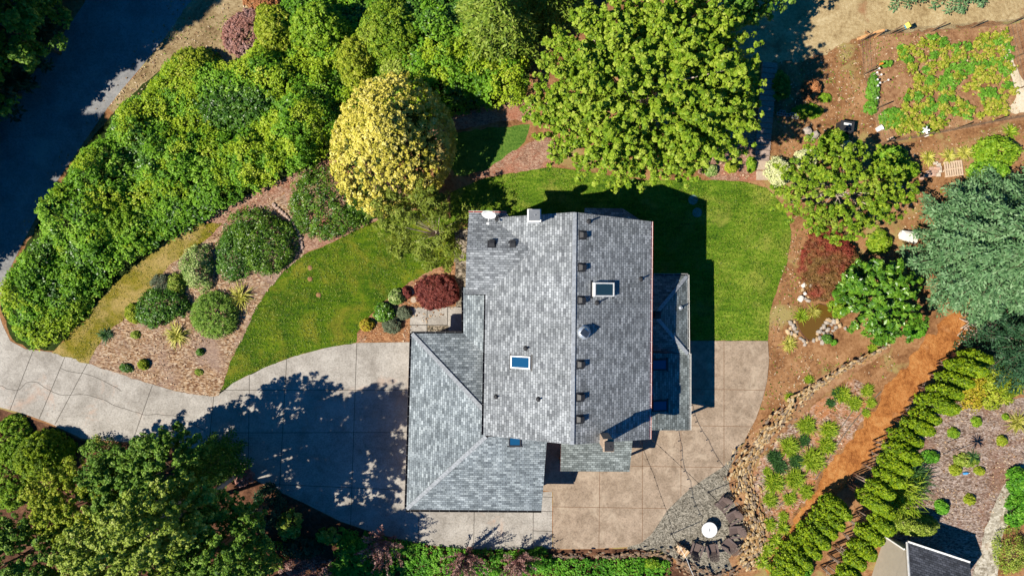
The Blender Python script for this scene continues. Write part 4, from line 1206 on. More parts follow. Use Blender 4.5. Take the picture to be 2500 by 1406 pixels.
shrub("japanese_maple", "dark red weeping maple beside the front entry walk", "tree", 1078, 716, 54, 40, 1.1, l_red, 54, .20, .035, 30, .16, 30, None, .2, .42)

# ------------------------------------------------------------------ tall row across the road, outside the left edge, that shades the road
proto = None
for i, (px, py, h, r) in enumerate([(-10, 215, 19, 3.3), (60, 110, 17, 3.2), (-250, 640, 14, 4.0), (-190, 480, 15, 4.2), (-160, 340, 15, 4.2), (-120, 215, 16, 4.4), (-40, 140, 14, 3.8), (40, 20, 13, 3.6), (-330, 520, 18, 5), (-300, 330, 19, 5), (-260, 160, 19, 5), (-140, 20, 19, 5), (0, -120, 19, 5), (120, -190, 17, 4.4)]):
    lab = "tall dark conifer in the row across the road past the left edge"
    if proto is None:
        proto = conifer("roadside_conifer", lab, "conifer", px, py, h, r, l_spruced, 61, 22, 12, "conifers across the road", .42, .17, .7, .12, .3, twig=.26)
        pr = (h, r)
    else:
        c = copy_tree(proto); c.location = P(px, py); c.rotation_euler.z = i * 1.1; c.scale = (r / pr[1], r / pr[1], h / pr[0])
for i, (lab, px, py, hc, R) in enumerate([
  ("dark leafy tree in the top left corner beyond the road", 30, 70, 4.5, (3.0, 2.8, 2.6)),
  ("dark leafy tree at the left edge below the corner tree", -60, 190, 4.0, (2.4, 2.6, 2.4))]):
    broad_tree("roadside_tree", lab, "tree", px, py, hc, R, 420, .34, 30, .22, .13, l_shade, 70 + i)
broad_tree("tree", "dark tree at the top edge right of the maple", "tree", 1790, -70, 6, (3.6, 3.0, 4.5), 500, .38, 30, .26, .17, l_shade, 75)

# ------------------------------------------------------------------ lower left trees
broad_tree("tree", "tall pale green tree leaning out beside the drive, its lit sprays nearest the concrete", "tree", 585, 1150, 9.3, (2.9, 2.9, 5.0), 3000, .15, 17, .14, .09, l_olive, 80, ground=True, nl=26, amp=.34, bark=m_palebark, tr=.2, K=300, lat=.04)
broad_tree("tree", "tall pale green tree at the bottom edge with pale trunk showing", "tree", 470, 1232, 9.0, (3.0, 2.9, 4.8), 2900, .15, 17, .14, .09, l_olive, 81, ground=True, nl=26, amp=.34, bark=m_palebark, tr=.2, K=300, lat=.04)
broad_tree("tree", "yellow green tree behind the clipped dome at the left", "tree", 195, 1235, 4.6, (3.2, 2.8, 2.6), 2300, .15, 19, .14, .09, l_yellowgreen, 82, nl=16, amp=.3, shell=.5, K=300, lat=.04)
broad_tree("tree", "shaded dark green tree between the drive edge and the pale trees", "tree", 520, 1085, 6.0, (2.5, 2.2, 2.8), 1700, .16, 18, .14, .10, l_shade, 83, ground=True, nl=12, amp=.3, K=240, lat=.045)
broad_tree("tree", "dark green tree below the clipped dome shadow at the drive edge", "tree", 400, 1125, 5.0, (2.4, 2.0, 2.4), 1500, .16, 18, .14, .10, l_shade, 88, ground=True, nl=12, amp=.3, K=220, lat=.045)
broad_tree("tree", "dark green tree right of the tall pale trees by the drive edge", "tree", 655, 1225, 7.5, (2.9, 2.8, 3.2), 1900, .17, 18, .15, .10, l_shade, 84, ground=True, nl=14, amp=.3, K=260, lat=.045)
conifer("conifer_tree", "narrow dark conifer rising beside the drive at the bottom left", "conifer", 560, 1110, 6.5, 1.6, l_shade, 85, 18, 9, None, .24, .1)
broad_tree("tree", "deep shaded tree in the bottom left corner", "tree", 60, 1350, 5.0, (3.6, 3.0, 3.0), 1900, .16, 19, .14, .10, l_shade, 86, nl=12, amp=.3, K=260, lat=.045)
broad_tree("tree", "dark green tree at the bottom edge right of the pale trunk", "tree", 520, 1390, 4.5, (3.2, 2.4, 2.8), 1900, .16, 19, .14, .10, l_shade, 87, nl=12, amp=.3, K=260, lat=.045)
for i, (px, py, hc, R) in enumerate([(590, 1450, 9, (3.2, 3.0, 4.0))]):
    broad_tree("tree", "dark tall tree at the bottom edge below the barberry", "tree", px, py, hc, R, 420, .42, 26, .30, .2, l_shade, 90 + i, ground=True, nl=10)
shrub("clipped_shrub", "smooth clipped green dome beside the drive at the left", "shrub", 92, 1118, 72, 66, 2.5, l_hedge, 95, .09, .055, 26, .17, 40, amp=.05)
shrub("shrub", "bright grassy shrub at the left edge below the drive", "shrub", 18, 1062, 62, 56, 1.0, l_bright, 96, .15, .06, 18, .2, 30)
shrub("shrub", "bright green grassy shrub mass at the left edge behind the clipped dome", "shrub", 8, 1165, 60, 85, 1.3, l_bright, 94, .15, .06, 18, .2, 30)
shrub("shrub", "small shrub with orange brown leaves at the drive edge", "shrub", 592, 1165, 24, 22, 1.0, l_pink, 97)
shrub("shrub", "dark green shrub by the drive edge below the clipped dome shadow", "shrub", 245, 1110, 55, 42, 1.5, l_shade, 98)
spiky("yucca_plant", "yellow spiky plant at the drive edge below the dome shadow", "plant", 234, 1077, 20, l_yellow, 99, 50, .05)
for i, (lab, px, py, rx, ry, h, mat) in enumerate([
  ("olive shrub in deep shade under the drive edge", 705, 1285, 30, 40, 1.1, l_olive),
  ("dark green conifer bush in shade left of the drive curve", 648, 1240, 42, 60, 1.8, l_spruced),
  ("yellow flecked bush in shade below the drive curve", 800, 1310, 28, 22, .9, l_olive),
  ("dark low bush in shade above the pink barberry", 735, 1340, 60, 32, 1.0, l_spruced),
  ("green bush left of the tall smoke bush", 850, 1340, 36, 36, 1.2, l_ground),
  ("olive bush at the bottom edge right of the pale trees", 655, 1370, 46, 40, 1.6, l_olive)]):
    shrub("shrub", lab, "shrub", px, py, rx, ry, h, mat, 400 + i)
shrub("barberry_shrub", "pink and cream barberry at the bottom edge", "shrub", 745, 1392, 78, 36, 1.2, l_smoke, 410, .13, .06)
def smoke_bush(lab, px, py, h, r, seed):
    rng = np.random.default_rng(seed)
    t = thing("smoke_bush", lab, "shrub", P(px, py), "purple smoke bushes along the bottom hedge")
    lv = Leaves(); mb = MB()
    for k in range(46):
        a = rng.uniform(0, 6.28); e = rng.uniform(.75, 1.5); l = h * rng.uniform(.7, 1.05)
        tip = np.array([math.cos(a) * math.cos(e) * l * (r / h * 1.9), math.sin(a) * math.cos(e) * l * (r / h * 1.9), math.sin(e) * l])
        mb.tube([(0, 0, 0), tuple(tip * .5 + np.array([0, 0, .1])), tuple(tip)], .022, .006, 4, cap=False)
        n = 60
        s = rng.uniform(.35, 1.02, n)
        p = tip[None] * s[:, None] + rng.normal(size=(n, 3)) * .045
        d = unit(rng.normal(size=(n, 3)) + tip[None] / l * .8)
        lv.add(p + d * .06, rng.normal(size=(n, 3)) + np.array([0, 0, .5]), .15, .06, rng, rng.uniform(0, 1) * .5 + rng.uniform(0, 1, n) * .5, t=d)
    lv.build("foliage", l_smoke, t); mb.build("stems", m_bark, t, local=True)
smoke_bush("pinkish purple smoke bush, the leftmost tall one, below the drive", 940, 1318, 3.3, 1.3, 420)
smoke_bush("purple smoke bush at the bottom edge below the drive joint", 1135, 1352, 3.3, 1.4, 421)
smoke_bush("purple smoke bush, rightmost of the three, below the garage corner", 1262, 1362, 2.6, 1.1, 422)
def h_low(x, y): return .45 + .35 * vnoise(x * .9, y * .9, 7) + .15 * vnoise(x * 2.2, y * 2.2, 3)
thicket("ground_cover", [(830, 1290), (930, 1312), (1040, 1334), (1130, 1344), (1300, 1346), (1300, 1700), (760, 1700), (760, 1420), (840, 1350)], .4, h_low, l_ground, 430, 40, .18, 14, .12, .08, up=.9, label="bright green ground cover hedge along the bottom of the drive", cat="ground cover")
thicket("ground_cover", [(1300, 1372), (1400, 1368), (1560, 1366), (1635, 1372), (1640, 1700), (1300, 1700)], .4, h_low, l_ground, 431, 40, .18, 14, .12, .08, up=.9, label="green ground cover below the dark stone wall", cat="ground cover")
shrub("shrub", "bright green rounded shrub at the bottom edge left of the stone wall", "shrub", 1310, 1370, 42, 34, 1.2, l_ground, 432)
shrub("shrub", "yellow green shrub on the right end of the bottom ground cover", "shrub", 1595, 1378, 30, 16, .8, l_bright, 433)

# ------------------------------------------------------------------ beds left of the house
LB = [
 ("large rounded dark rhododendron in the left bed beside the dark gap", 640, 590, 92, 92, 1.9, l_rhodo, .13, .07),
 ("glossy dark rhododendron at the left side of the bed behind the path", 565, 610, 55, 78, 1.6, l_dark, .13, .07),
 ("broad rhododendron between the path and the left lawn", 800, 500, 105, 82, 1.7, l_rhodo, .13, .07),
 ("clipped rhododendron at the lower right below the golden conifer", 880, 512, 50, 34, 1.2, l_dark, .12, .07),
 ("rounded light green shrub with cream leaves in the left bed", 478, 652, 46, 58, 1.4, l_varieg, .13, .08),
 ("silver grey lavender bush at the edge of the grass strip", 392, 690, 30, 26, .7, l_grey, .12, .035),
 ("small brownish green shrub between the lavender and the cream shrub", 428, 694, 22, 26, .8, l_olive, .1, .06),
 ("dense dark green shrub left of the green globe conifer", 385, 755, 68, 58, 1.5, l_dark, .14, .08),
 ("low lime yellow shrub at the left foot of the dark shrub", 322, 766, 22, 28, .6, l_yellowgreen, .11, .07),
 ("small golden round shrub near the drive in the left bed", 348, 890, 15, 14, .5, l_yellowgreen, .09, .06),
 ("small dark green shrub near the drive left of the golden round one", 307, 898, 17, 12, .4, l_dark, .1, .05),
 ("tiny green shrub alone in the pale wood chips", 488, 860, 11, 10, .35, l_dark, .09, .05),
 ("sparse little plant near the spiky dark clump in the bed", 330, 817, 12, 10, .3, l_olive, .08, .04),
 ("sparse flat weed in the pale wood chips near the drive", 484, 908, 12, 8, .2, l_olive, .08, .04),
 ("yellow variegated shrub beside two round stepping stones", 966, 724, 22, 20, .7, l_varieg, .13, .08),
 ("glossy dark green shrub below the yellow variegated shrub", 937, 764, 26, 24, .8, l_laurel, .17, .07),
 ("grey green lavender next to the entry walk corner", 986, 765, 18, 18, .6, l_grey, .11, .035),
 ("spreading grey green lavender in the orange chips", 952, 797, 26, 20, .6, l_grey, .12, .035),
 ("small red and yellow shrub at the lawn edge of the entry bed", 896, 792, 17, 15, .5, l_orange, .1, .06),
 ("dark purple leaved small plant beside the round stepping stones", 992, 712, 12, 14, .5, l_red, .12, .08),
]
for i, (lab, px, py, rx, ry, h, mat, L, W) in enumerate(LB):
    shrub("shrub", lab, "shrub", px, py, rx, ry, h, mat, 500 + i, L, W, 30, None, 26, parts=rx > 20)
# green globe conifer: radiating feathery sprays
rng = np.random.default_rng(530)
gl = thing("globe_conifer", "feathery green globe conifer in the left bed", "conifer", Vector((P(516, 770, .8).x, P(516, 770, .8).y, 0)))
d = dirs(rng, 620, -.05); a = d * np.array([1.0, 1.0, .85]) * .95; bb = d * np.array([1.6, 1.6, 1.32])
lv = Leaves(); spray(lv, rng, a + np.array([0, 0, .12]), bb + np.array([0, 0, .12]), 0, .07, .17, .055, rv=rng.uniform(0, 1, len(d)))
lv.build("foliage", l_globe, gl)
mb = MB()
for q in d[:16]: mb.tube([(0, 0, 0), tuple(q * .6 + np.array([0, 0, .1])), tuple(q * 1.2 + np.array([0, 0, .1]))], .03, .01, 5)
mb.build("stems", m_bark, gl, local=True)
spiky("yellow_grass", "yellow strappy grass clump below the globe conifer", "plant", 430, 818, 40, l_yellow, 540, 120, .06)
spiky("yellow_grass", "yellow strappy grass clump right of the globe conifer", "plant", 586, 725, 44, l_yellow, 541, 120, .06)
spiky("spiky_plant", "dark green spiky clump at the lower end of the grass strip", "plant", 254, 818, 26, l_darkblade, 542, 110, .05)
m_sandstone = plain("bed_stone", (0.42, 0.30, 0.24), .9)
mb = MB(); rr = random.Random(8)
for i, (x, y) in enumerate(smooth([(668, 500), (690, 520), (715, 545), (732, 575), (738, 605)], 4, False)):
    p = P(x, y); mb.rock((p.x, p.y, .08), (.3, .2, .2), rr)
tag(mb.build("stone_edging", m_sandstone), "short curved row of reddish stones between the two rhododendrons", "edging")
# ------------------------------------------------------------------ right-hand garden plants
RB_ = [
 ("cream leaved shrub beside the foot of the timber steps", 1905, 420, 32, 40, 1.5, l_cream, .13, .08),
 ("cream leaved shrub above the lime green fruit tree", 1972, 385, 30, 26, 1.4, l_cream, .13, .08),
 ("cream leaved shrub behind the fruit tree, the highest of the three", 2062, 362, 26, 18, 1.5, l_cream, .13, .08),
 ("green feathery shrub between the black bin and the fruit tree", 2040, 345, 40, 28, 1.2, l_bright, .2, .06),
 ("dark green shrub by the fence corner left of the brick pile", 2180, 385, 46, 30, 1.3, l_bank, .16, .1),
 ("yellow green shrub left of the brick pile", 2208, 415, 44, 34, 1.4, l_bright, .13, .09),
 ("large bright green shrub right of the pallet", 2440, 365, 66, 48, 1.6, l_bright, .17, .11),
 ("green shrub between the large bright shrub and the spruce", 2420, 415, 44, 28, 1.3, l_bank, .16, .1),
 ("small green shrub between the fruit tree and the spruce", 2150, 592, 30, 28, 1.0, l_cherry, .17, .1),
 ("low green shrub at the right foot of the laurel leaved tree", 2238, 806, 30, 20, .8, l_ground, .13, .08),
 ("yellow green shrub below the laurel leaved tree", 2172, 812, 20, 24, .7, l_bright, .13, .08),
 ("feathery green shrub at the right bank of the pond", 2052, 748, 26, 30, .9, l_bright, .13, .05),
 ("small green shrub beside the pond stones", 2022, 828, 12, 13, .5, l_dark, .12, .08),
 ("tiny round green plant right of the small shrub by the pond stones", 2037, 836, 8, 8, .3, l_ground, .08, .05),
 ("large yellow green shrub mass below the dark spruce", 2440, 930, 74, 62, 2.0, l_yellowgreen, .16, .11),
 ("orange tinged shrub between the hedge and the yellow green mass", 2372, 945, 46, 52, 1.6, l_orange, .15, .1),
 ("dark green shrub with round leaves at the foot of the maple left of the steps", 1738, 418, 16, 18, .6, l_varieg, .13, .08),
 ("lime green small plant in red mulch left of the steps", 1785, 408, 18, 14, .5, l_yellowgreen, .14, .08),
 ("small leafy green plant at the left foot of the steps", 1837, 402, 12, 20, .6, l_bright, .13, .08),
 ("rust brown dry shrub in the soil right of the steps", 1985, 218, 24, 22, .9, l_rust, .18, .05),
 ("green weed patch below the dry rust shrub", 1975, 270, 40, 18, .4, l_bright, .12, .05),
 ("small weed under the dry shrub shadow", 2015, 238, 20, 12, .3, l_bright, .12, .05),
 ("dark leafy plant in shade right of the upper steps", 1910, 205, 24, 40, .8, l_shade, .2, .1),
 ("grey brown small tree beside the shed roof", 2245, 1285, 58, 26, 2.2, l_olive, .12, .06),
 ("small green shrub behind the tall grass near the shed", 2302, 1240, 18, 20, .7, l_ground, .12, .07),
 ("round lime shrub nearest the pale gravel path", 2449, 1076, 14, 14, .5, l_yellowgreen, .09, .06),
 ("round lime shrub alone in the mulch above the shed shadow", 2371, 1220, 14, 14, .5, l_yellowgreen, .09, .06),
 ("lime shrub right of the blue bottle", 2394, 1151, 14, 12, .4, l_yellowgreen, .09, .06),
 ("lime shrub left of the blue bottle", 2335, 1146, 16, 13, .4, l_yellowgreen, .09, .06),
 ("sparse olive shrub above the two lime shrubs by the bottle", 2362, 1124, 32, 18, .5, l_olive, .1, .05),
 ("green shrub near the tree stakes", 2330, 1058, 14, 12, .4, l_bright, .11, .06),
 ("green shrub at the top of the lower right mulch", 2387, 1030, 13, 13, .4, l_bright, .11, .06),
 ("small green tuft near the right end of the mulch top", 2456, 1017, 8, 8, .3, l_bright, .1, .05),
 ("green shrub beside the hedge shadow in the mulch", 2275, 1118, 20, 18, .6, l_ground, .12, .07),
 ("large shrub hedge at the right edge above the path end", 2495, 1170, 26, 40, 1.2, l_ground, .15, .09),
 ("green leafy hedge along the right edge of the pale path", 2490, 1240, 34, 52, 1.1, l_ground, .15, .09),
 ("flecked olive hedge in the bottom right corner", 2475, 1350, 48, 66, 1.2, l_olive, .11, .05),
 ("bright green shrub at the bottom edge below the clipped hedge", 1945, 1392, 46, 26, 1.0, l_ground, .14, .08),
]
for i, (lab, px, py, rx, ry, h, mat, L, W) in enumerate(RB_):
    shrub("shrub", lab, "shrub", px, py, rx, ry, h, mat, 600 + i, L, W, 26, None, 24, parts=rx > 20)
spiky("iris_clump", "yellow green spiky clump by the lawn corner and the pond stones", "plant", 1928, 840, 25, l_yellow, 650, 110, .06)
spiky("rush_clump", "brownish green rushes standing in the pond", "plant", 1958, 772, 26, l_blade, 651, 130, .04)
spiky("rush_clump", "fine yellow tipped rushes in the upper pond", "plant", 1988, 762, 26, l_yellow, 652, 110, .03)
spiky("grass_plant", "spiky yellow green plant at the right edge above the pale path", "plant", 2488, 1030, 36, l_yellow, 653, 140, .05)
def big_grass(lab, px, py, h, r, mat, seed, n=420):
    rng = np.random.default_rng(seed); lv = Leaves()
    blade_leaves(lv, rng, n, h, .06, (.75, 1.5), .42, r)
    o = lv.build("bamboo_grass", mat); g = P(px, py); o.location = g; ROOT[o] = g
    tag(o, lab, "tall grass")
big_grass("tall feathery green grass above the shed roof", 2185, 1205, 2.6, 1.0, l_blade, 655)
big_grass("tall green grass behind the clipped hedge, the upper clump", 2220, 1165, 2.2, .7, l_darkblade, 656, 260)
for i, (lab, px, py) in enumerate([("yellow fern above the brick pile", 2270, 385), ("yellow fern above the pallet", 2320, 382), ("yellow fern up right of the pallet", 2360, 372), ("fern right of the pallet", 2378, 430), ("fern at the spruce edge below the big shrub", 2415, 425), ("fern on the slope at the right edge under the fence", 2470, 322)]):
    spiky("fern", lab, "fern", px, py, 24, l_yellow if i < 3 else l_blade, 660 + i, 90, .07, (.2, 1.1), .4)
DL = [("yellow green day lily clump, highest on the slope bed", 2060, 965, 22), ("dark green clump beside the upper stone wall end", 2047, 962, 16), ("leafy clump with yellow flowers at the top of the bed", 2090, 985, 20), ("small dark clump between the top clumps", 2030, 985, 12), ("loose yellowish clump near the orange path top", 2120, 955, 18),
 ("wide clump in the middle upper part of the slope bed", 1970, 1040, 26), ("yellow flowered clump near the drip hose", 2025, 1050, 24), ("small dark clump below the wide upper one", 1965, 1076, 16), ("large bright clump in the middle of the bed", 1928, 1092, 28), ("clump at the drip hose in mid slope", 2020, 1090, 24), ("largest lime clump in the middle of the bed", 1985, 1125, 34),
 ("dark spiky clump near the middle of the stone wall", 1893, 1118, 22), ("bright clump right below the dark spiky one", 1905, 1140, 20), ("clump between the largest lime one and the dark spiky one", 1945, 1128, 20), ("small clump by the stone wall inner edge", 1875, 1152, 12), ("clump low in the bed above the orange patch", 1892, 1178, 28), ("lime clump right of the orange patch", 1942, 1170, 28), ("small clump nearest the orange path", 1970, 1202, 20), ("small clump below the orange patch", 1930, 1218, 18), ("clump near the chairs side of the stone wall", 1882, 1222, 20), ("small lime clump at the lower bed end", 1915, 1262, 14), ("clump at the lower bed end by the wall", 1882, 1282, 18),
 ("small clump beside the orange path at the upper hose end", 2130, 985, 14), ("small green clump between hose and orange path", 2117, 1008, 12), ("green clump on top of the stone wall by the earth slope", 1931, 972, 14), ("green clump above the stone wall near the pond side", 1977, 928, 12), ("spiky clump at the upper stone wall end", 2133, 853, 14)]
for i, (lab, px, py, r) in enumerate(DL):
    dk = "dark" in lab
    G = "clumps planted on the slope bed"
    spiky("day_lily", lab, "plant", px, py, r * 1.08, l_darkblade if dk else (l_blade if i % 3 else l_lily), 700 + i, int(150 + r * 12), .045, (.6, 1.45), .5, G, r / PPM * .5)
for i, (lab, px, py, r) in enumerate([("fern like clump at the left foot of the clipped hedge", 1895, 1320, 24), ("fern like clump next down along the hedge foot", 1875, 1345, 22), ("light fern like clump lowest at the hedge foot", 1862, 1372, 24), ("fern like clump highest along the hedge foot", 1915, 1290, 22)]):
    spiky("fern", lab, "fern", px, py, r, l_blade, 740 + i, 120, .07, (.3, 1.1), .4, "ferns at the hedge foot")

# clipped hedge of tall arborvitae: three rows
HG = "tall clipped hedge trees along the orange path"
def row(pts, n, h, r, lab, seed, bare=.9):
    q = smooth(pts, 12, False)
    cum = [0]
    for a, b in zip(q[:-1], q[1:]): cum.append(cum[-1] + math.hypot(b[0] - a[0], b[1] - a[1]))
    for i in range(n):
        s = cum[-1] * i / (n - 1)
        k = max(j for j in range(len(cum)) if cum[j] <= s + 1e-6); k = min(k, len(q) - 2)
        f = (s - cum[k]) / max(cum[k + 1] - cum[k], 1e-6)
        x = q[k][0] + (q[k + 1][0] - q[k][0]) * f; y = q[k][1] + (q[k + 1][1] - q[k][1]) * f
        rr = random.Random(seed + i)
        column_tree(lab, x + rr.uniform(-4, 4), y + rr.uniform(-4, 4), h * rr.uniform(.9, 1.12), r * rr.uniform(.9, 1.15), l_hedge, seed + i, HG, bare * rr.uniform(.8, 1.2))
row([(2318, 862), (2255, 935), (2200, 1000), (2160, 1055)], 8, 4.4, .50, "green hedge tree of the upper row beside the orange path under the spruce", 800, 1.1)
row([(2140, 1075), (2100, 1135), (2070, 1185)], 5, 5.0, .52, "hedge tree with bare pale stems at the bend of the orange path", 820, 1.9)
row([(2005, 1215), (1960, 1265), (1922, 1318), (1886, 1368)], 8, 3.9, .60, "hedge tree of the dense lower block facing the slope bed", 840, .6)
row([(2108, 1215), (2080, 1262), (2042, 1320), (2005, 1385)], 7, 4.0, .50, "hedge tree of the back row with bare stems near the shed", 860, 1.8)

# vegetable patch: squash plants in rows
protos = []
VG = "sprawling squash plants in the fenced garden"
def veg(seed, r, mat, n):
    rng = np.random.default_rng(seed); lv = Leaves()
    cc = rng.normal(size=(n, 3)) * np.array([r * .42, r * .42, 0]) + np.array([0, 0, .12]) + np.array([0, 0, .3]) * rng.uniform(0, 1, (n, 1))
    clump_leaves(lv, rng, cc, np.tile([0, 0, 1.0], (n, 1)),   .12, 8, .15, .12, .8, rndmix=.5)
    return lv
rng = np.random.default_rng(77)
veg_poly = [(2190, 130), (2270, 95), (2330, 120), (2400, 95), (2450, 85), (2465, 150), (2478, 240), (2450, 275), (2390, 290), (2330, 285), (2270, 320), (2190, 330), (2145, 300), (2200, 265), (2230, 200)]
spots = []
for k in range(1500):
    x, y = rng.uniform(2140, 2480), rng.uniform(85, 335)
    if not in_poly(np.array([x]), np.array([y]), veg_poly)[0]: continue
    if vnoise(x / 26, y / 26, 6) < .31: continue
    if all((x - a) ** 2 + (y - b) ** 2 > 14 ** 2 for a, b in spots): spots.append((x, y))
for i, (x, y) in enumerate(spots[:190]):
    g = P(x, y)
    if i < 6:
        lv = veg(900 + i, .34 + .04 * (i % 3), l_veg if i % 4 else l_veggreen, 22)
        o = lv.build("squash_plant", l_veg if i % 4 else l_veggreen); protos.append(o)
    else:
        o = protos[(i * 7) % 6].copy(); COL.objects.link(o)
    o.location = g; o.rotation_euler.z = i * 2.4; s = .75 + .4 * ((i * 37) % 10) / 10; o.scale = (s, s, s); ROOT[o] = g
    tag(o, "yellowing squash plant sprawling over the soil of the fenced garden", "plant", VG)
for i, (lab, px, py, rx, ry) in enumerate([("leafy green bed with white flowers along the left garden fence", 2135, 215, 17, 40), ("leafy green plants at the lower left of the fenced garden", 2185, 285, 40, 26), ("green plants at the left fence below the white flowers", 2130, 262, 18, 22), ("green bean row at the top left of the vegetable patch", 2205, 125, 12, 22), ("curved green row in the upper left of the garden", 2165, 155, 18, 9)]):
    shrub("vegetable_plant", lab, "plant", px, py, rx, ry, .5, l_veggreen, 960 + i, .17, .12, 14, .16, 20, parts=False)
mb = MB()
for x, y in ((2141, 178), (2151, 183), (2142, 195), (2148, 203), (2143, 210), (2168, 196), (2142, 240), (2146, 168)):
    p = P(x, y, .6); mb.lathe([(.01, -.02), (.055, .0), (.07, .02), (.015, .01)], (p.x, p.y, .62), 8); mb.tube([(p.x, p.y, 0), (p.x, p.y, .6)], .01)
tag(mb.build("white_flowers", [plain("petal", (.8, .8, .76))]), "white flower heads over the green bed by the left garden fence", "flowers")

# ------------------------------------------------------------------ garden fence
m_wood = plain("weathered_wood", (0.20, 0.13, 0.08), .9, .1, 0, .3, 8)
m_woodtan = plain("tan_timber", (0.46, 0.25, 0.11), .85, .1, 0, .25, 8)
m_pallet = plain("pallet_wood", (0.55, 0.41, 0.29), .9, .1, 0, .2, 8)
m_step = plain("dark_step_timber", (0.33, 0.25, 0.21), .9, .1, 0, .25, 8)
m_wire = plain("wire", (0.12, 0.11, 0.09), .6, .4)
fence = thing("garden_fence", "post and wire fence round the vegetable garden", "fence", P(2290, 200))
FP = [(2103, 100), (2171, 84), (2272, 78), (2368, 70), (2458, 62), (2478, 140), (2492, 215), (2560, 276), (2420, 300), (2330, 318), (2248, 335), (2152, 352), (2133, 268), (2108, 182)]
for i, (x, y) in enumerate(FP):
    p = P(x, y); mb = MB(); h = 1.45 + .25 * ((i * 7) % 5) / 5
    mb.tube([p, p + Vector((0, 0, h * .6)), p + Vector((.01, 0, h))], .05, .042, 7)
    mb.build("post", m_wood, fence)
mb = MB()
for i in range(len(FP)):
    a, b = P(*FP[i]), P(*FP[(i + 1) % len(FP)])
    for z in (.1, .4, .75, 1.1): mb.tube([a + Vector((0, 0, z)), a.lerp(b, .5) + Vector((0, 0, z - .02)), b + Vector((0, 0, z))], .006, n=4, cap=False)
    n = int((b - a).length / .35)
    for j in range(1, n): q = a.lerp(b, j / n); mb.tube([q + Vector((0, 0, .05)), q + Vector((0, 0, 1.1))], .004, n=3, cap=False)
mb.build("wire_mesh", m_wire, fence)
# leaning timbers, birdhouse post, flags
t = thing("timber_pile", "orange boards and a metal pole leaning together at the top left garden corner", "timber", P(2120, 85))
for i, (a, b, m) in enumerate([((2092, 97, .05), (2150, 76, .7), m_woodtan), ((2103, 92, .05), (2160, 74, 1.0), m_woodtan), ((2133, 92, .05), (2158, 74, .9), m_woodtan), ((2112, 78, .5), (2131, 92, .1), m_woodtan)]):
    mb = MB(); mb.beam(P(*a), P(*b), .16, .045); mb.build("board", m, t)
mb = MB(); mb.tube([P(2110, 88, .1), P(2165, 74, .9)], .035); mb.build("pole", m_grey, t)
bh = thing("birdhouse", "small blue and yellow birdhouse on a short post at the garden fence", "birdhouse", P(2186, 83))
p = P(2186, 83); mb = MB(); mb.tube([p, p + Vector((0, 0, 1.3))], .04); mb.build("post", m_wood, bh)
mb = MB(); mb.box(p + Vector((0, 0, 1.42)), (.22, .26, .24), .5); mb.build("box", plain("blue_paint", (.10, .38, .55)), bh)
mb = MB(); R5 = Matrix.Rotation(.5, 3, 'Z')
mb.box(p + R5 @ Vector((-.09, 0, 1.62)), (.24, .34, .02), M=R5 @ Matrix.Rotation(-.7, 3, 'Y')); mb.box(p + R5 @ Vector((.09, 0, 1.62)), (.24, .34, .02), M=R5 @ Matrix.Rotation(.7, 3, 'Y')); mb.build("roof", plain("yellow_paint", (.70, .55, .08)), bh)
p = P(2128, 168); sp = thing("stake", "short stake with an orange flag on the left garden fence", "stake", p)
mb = MB(); mb.tube([p, p + Vector((0, 0, 1.0))], .045); mb.build("pole", m_wood, sp)
mb = MB(); mb.box(p + Vector((.12, 0, .95)), (.26, .12, .16), .3); mb.build("flag", plain("orange_cloth", (.65, .22, .03)), sp)
p = P(2143, 316); bk = thing("bucket", "white bucket lying on its side in the lower left garden corner", "bucket", p)
R = Matrix.Rotation(.5, 3, 'Z') @ Matrix.Rotation(math.radians(70), 3, 'Y')
mb = MB(); mb.lathe([(.14, -.22), (.15, -.22), (.19, .2), (.205, .2), (.205, .22), (.17, .22), (.14, -.18), (.01, -.18)], p + Vector((0, 0, .2)), 20, M=R); mb.build("pail", m_white, bk)
mb = MB(); mb.tube([p + Vector((0, 0, .2)) + R @ Vector((.2 * math.cos(a), .2 * math.sin(a), .2 + .02 * math.sin(a))) for a in [i * .3 for i in range(11)]], .008, n=5); mb.build("handle", m_grey, bk)
p = P(2238, 328); wf = thing("pinwheel", "white garden pinwheel on a green stick at the lower fence", "garden ornament", p)
mb = MB(); mb.tube([p, p + Vector((.03, .05, .95))], .015); mb.build("stick", plain("green_plastic", (.03, .35, .22)), wf)
mb = MB(); c = p + Vector((.03, .05, 1.0))
for k in range(5):
    a = k * 1.2566; mb.box(c + Vector((math.cos(a) * .14, math.sin(a) * .14, 0)), (.24, .12, .02), M=Matrix.Rotation(a, 3, 'Z') @ Matrix.Rotation(.35, 3, 'X'))
mb.lathe([(.05, -.02), (.05, .03), (.02, .04)], c, 10); mb.build("vanes", m_white, wf)
for i, (lab, x, y) in enumerate([("white plastic lid resting by the lower garden fence", 2262, 330), ("pale block beside the lower left fence post", 2172, 340)]):
    p = P(x, y); mb = MB(); mb.box(p + Vector((0, 0, .12)), (.36, .18, .22), .4); mb.box(p + Vector((0, 0, .235)), (.30, .13, .02), .4); tag(mb.build("block", m_white if i == 0 else m_pallet), lab, "block")

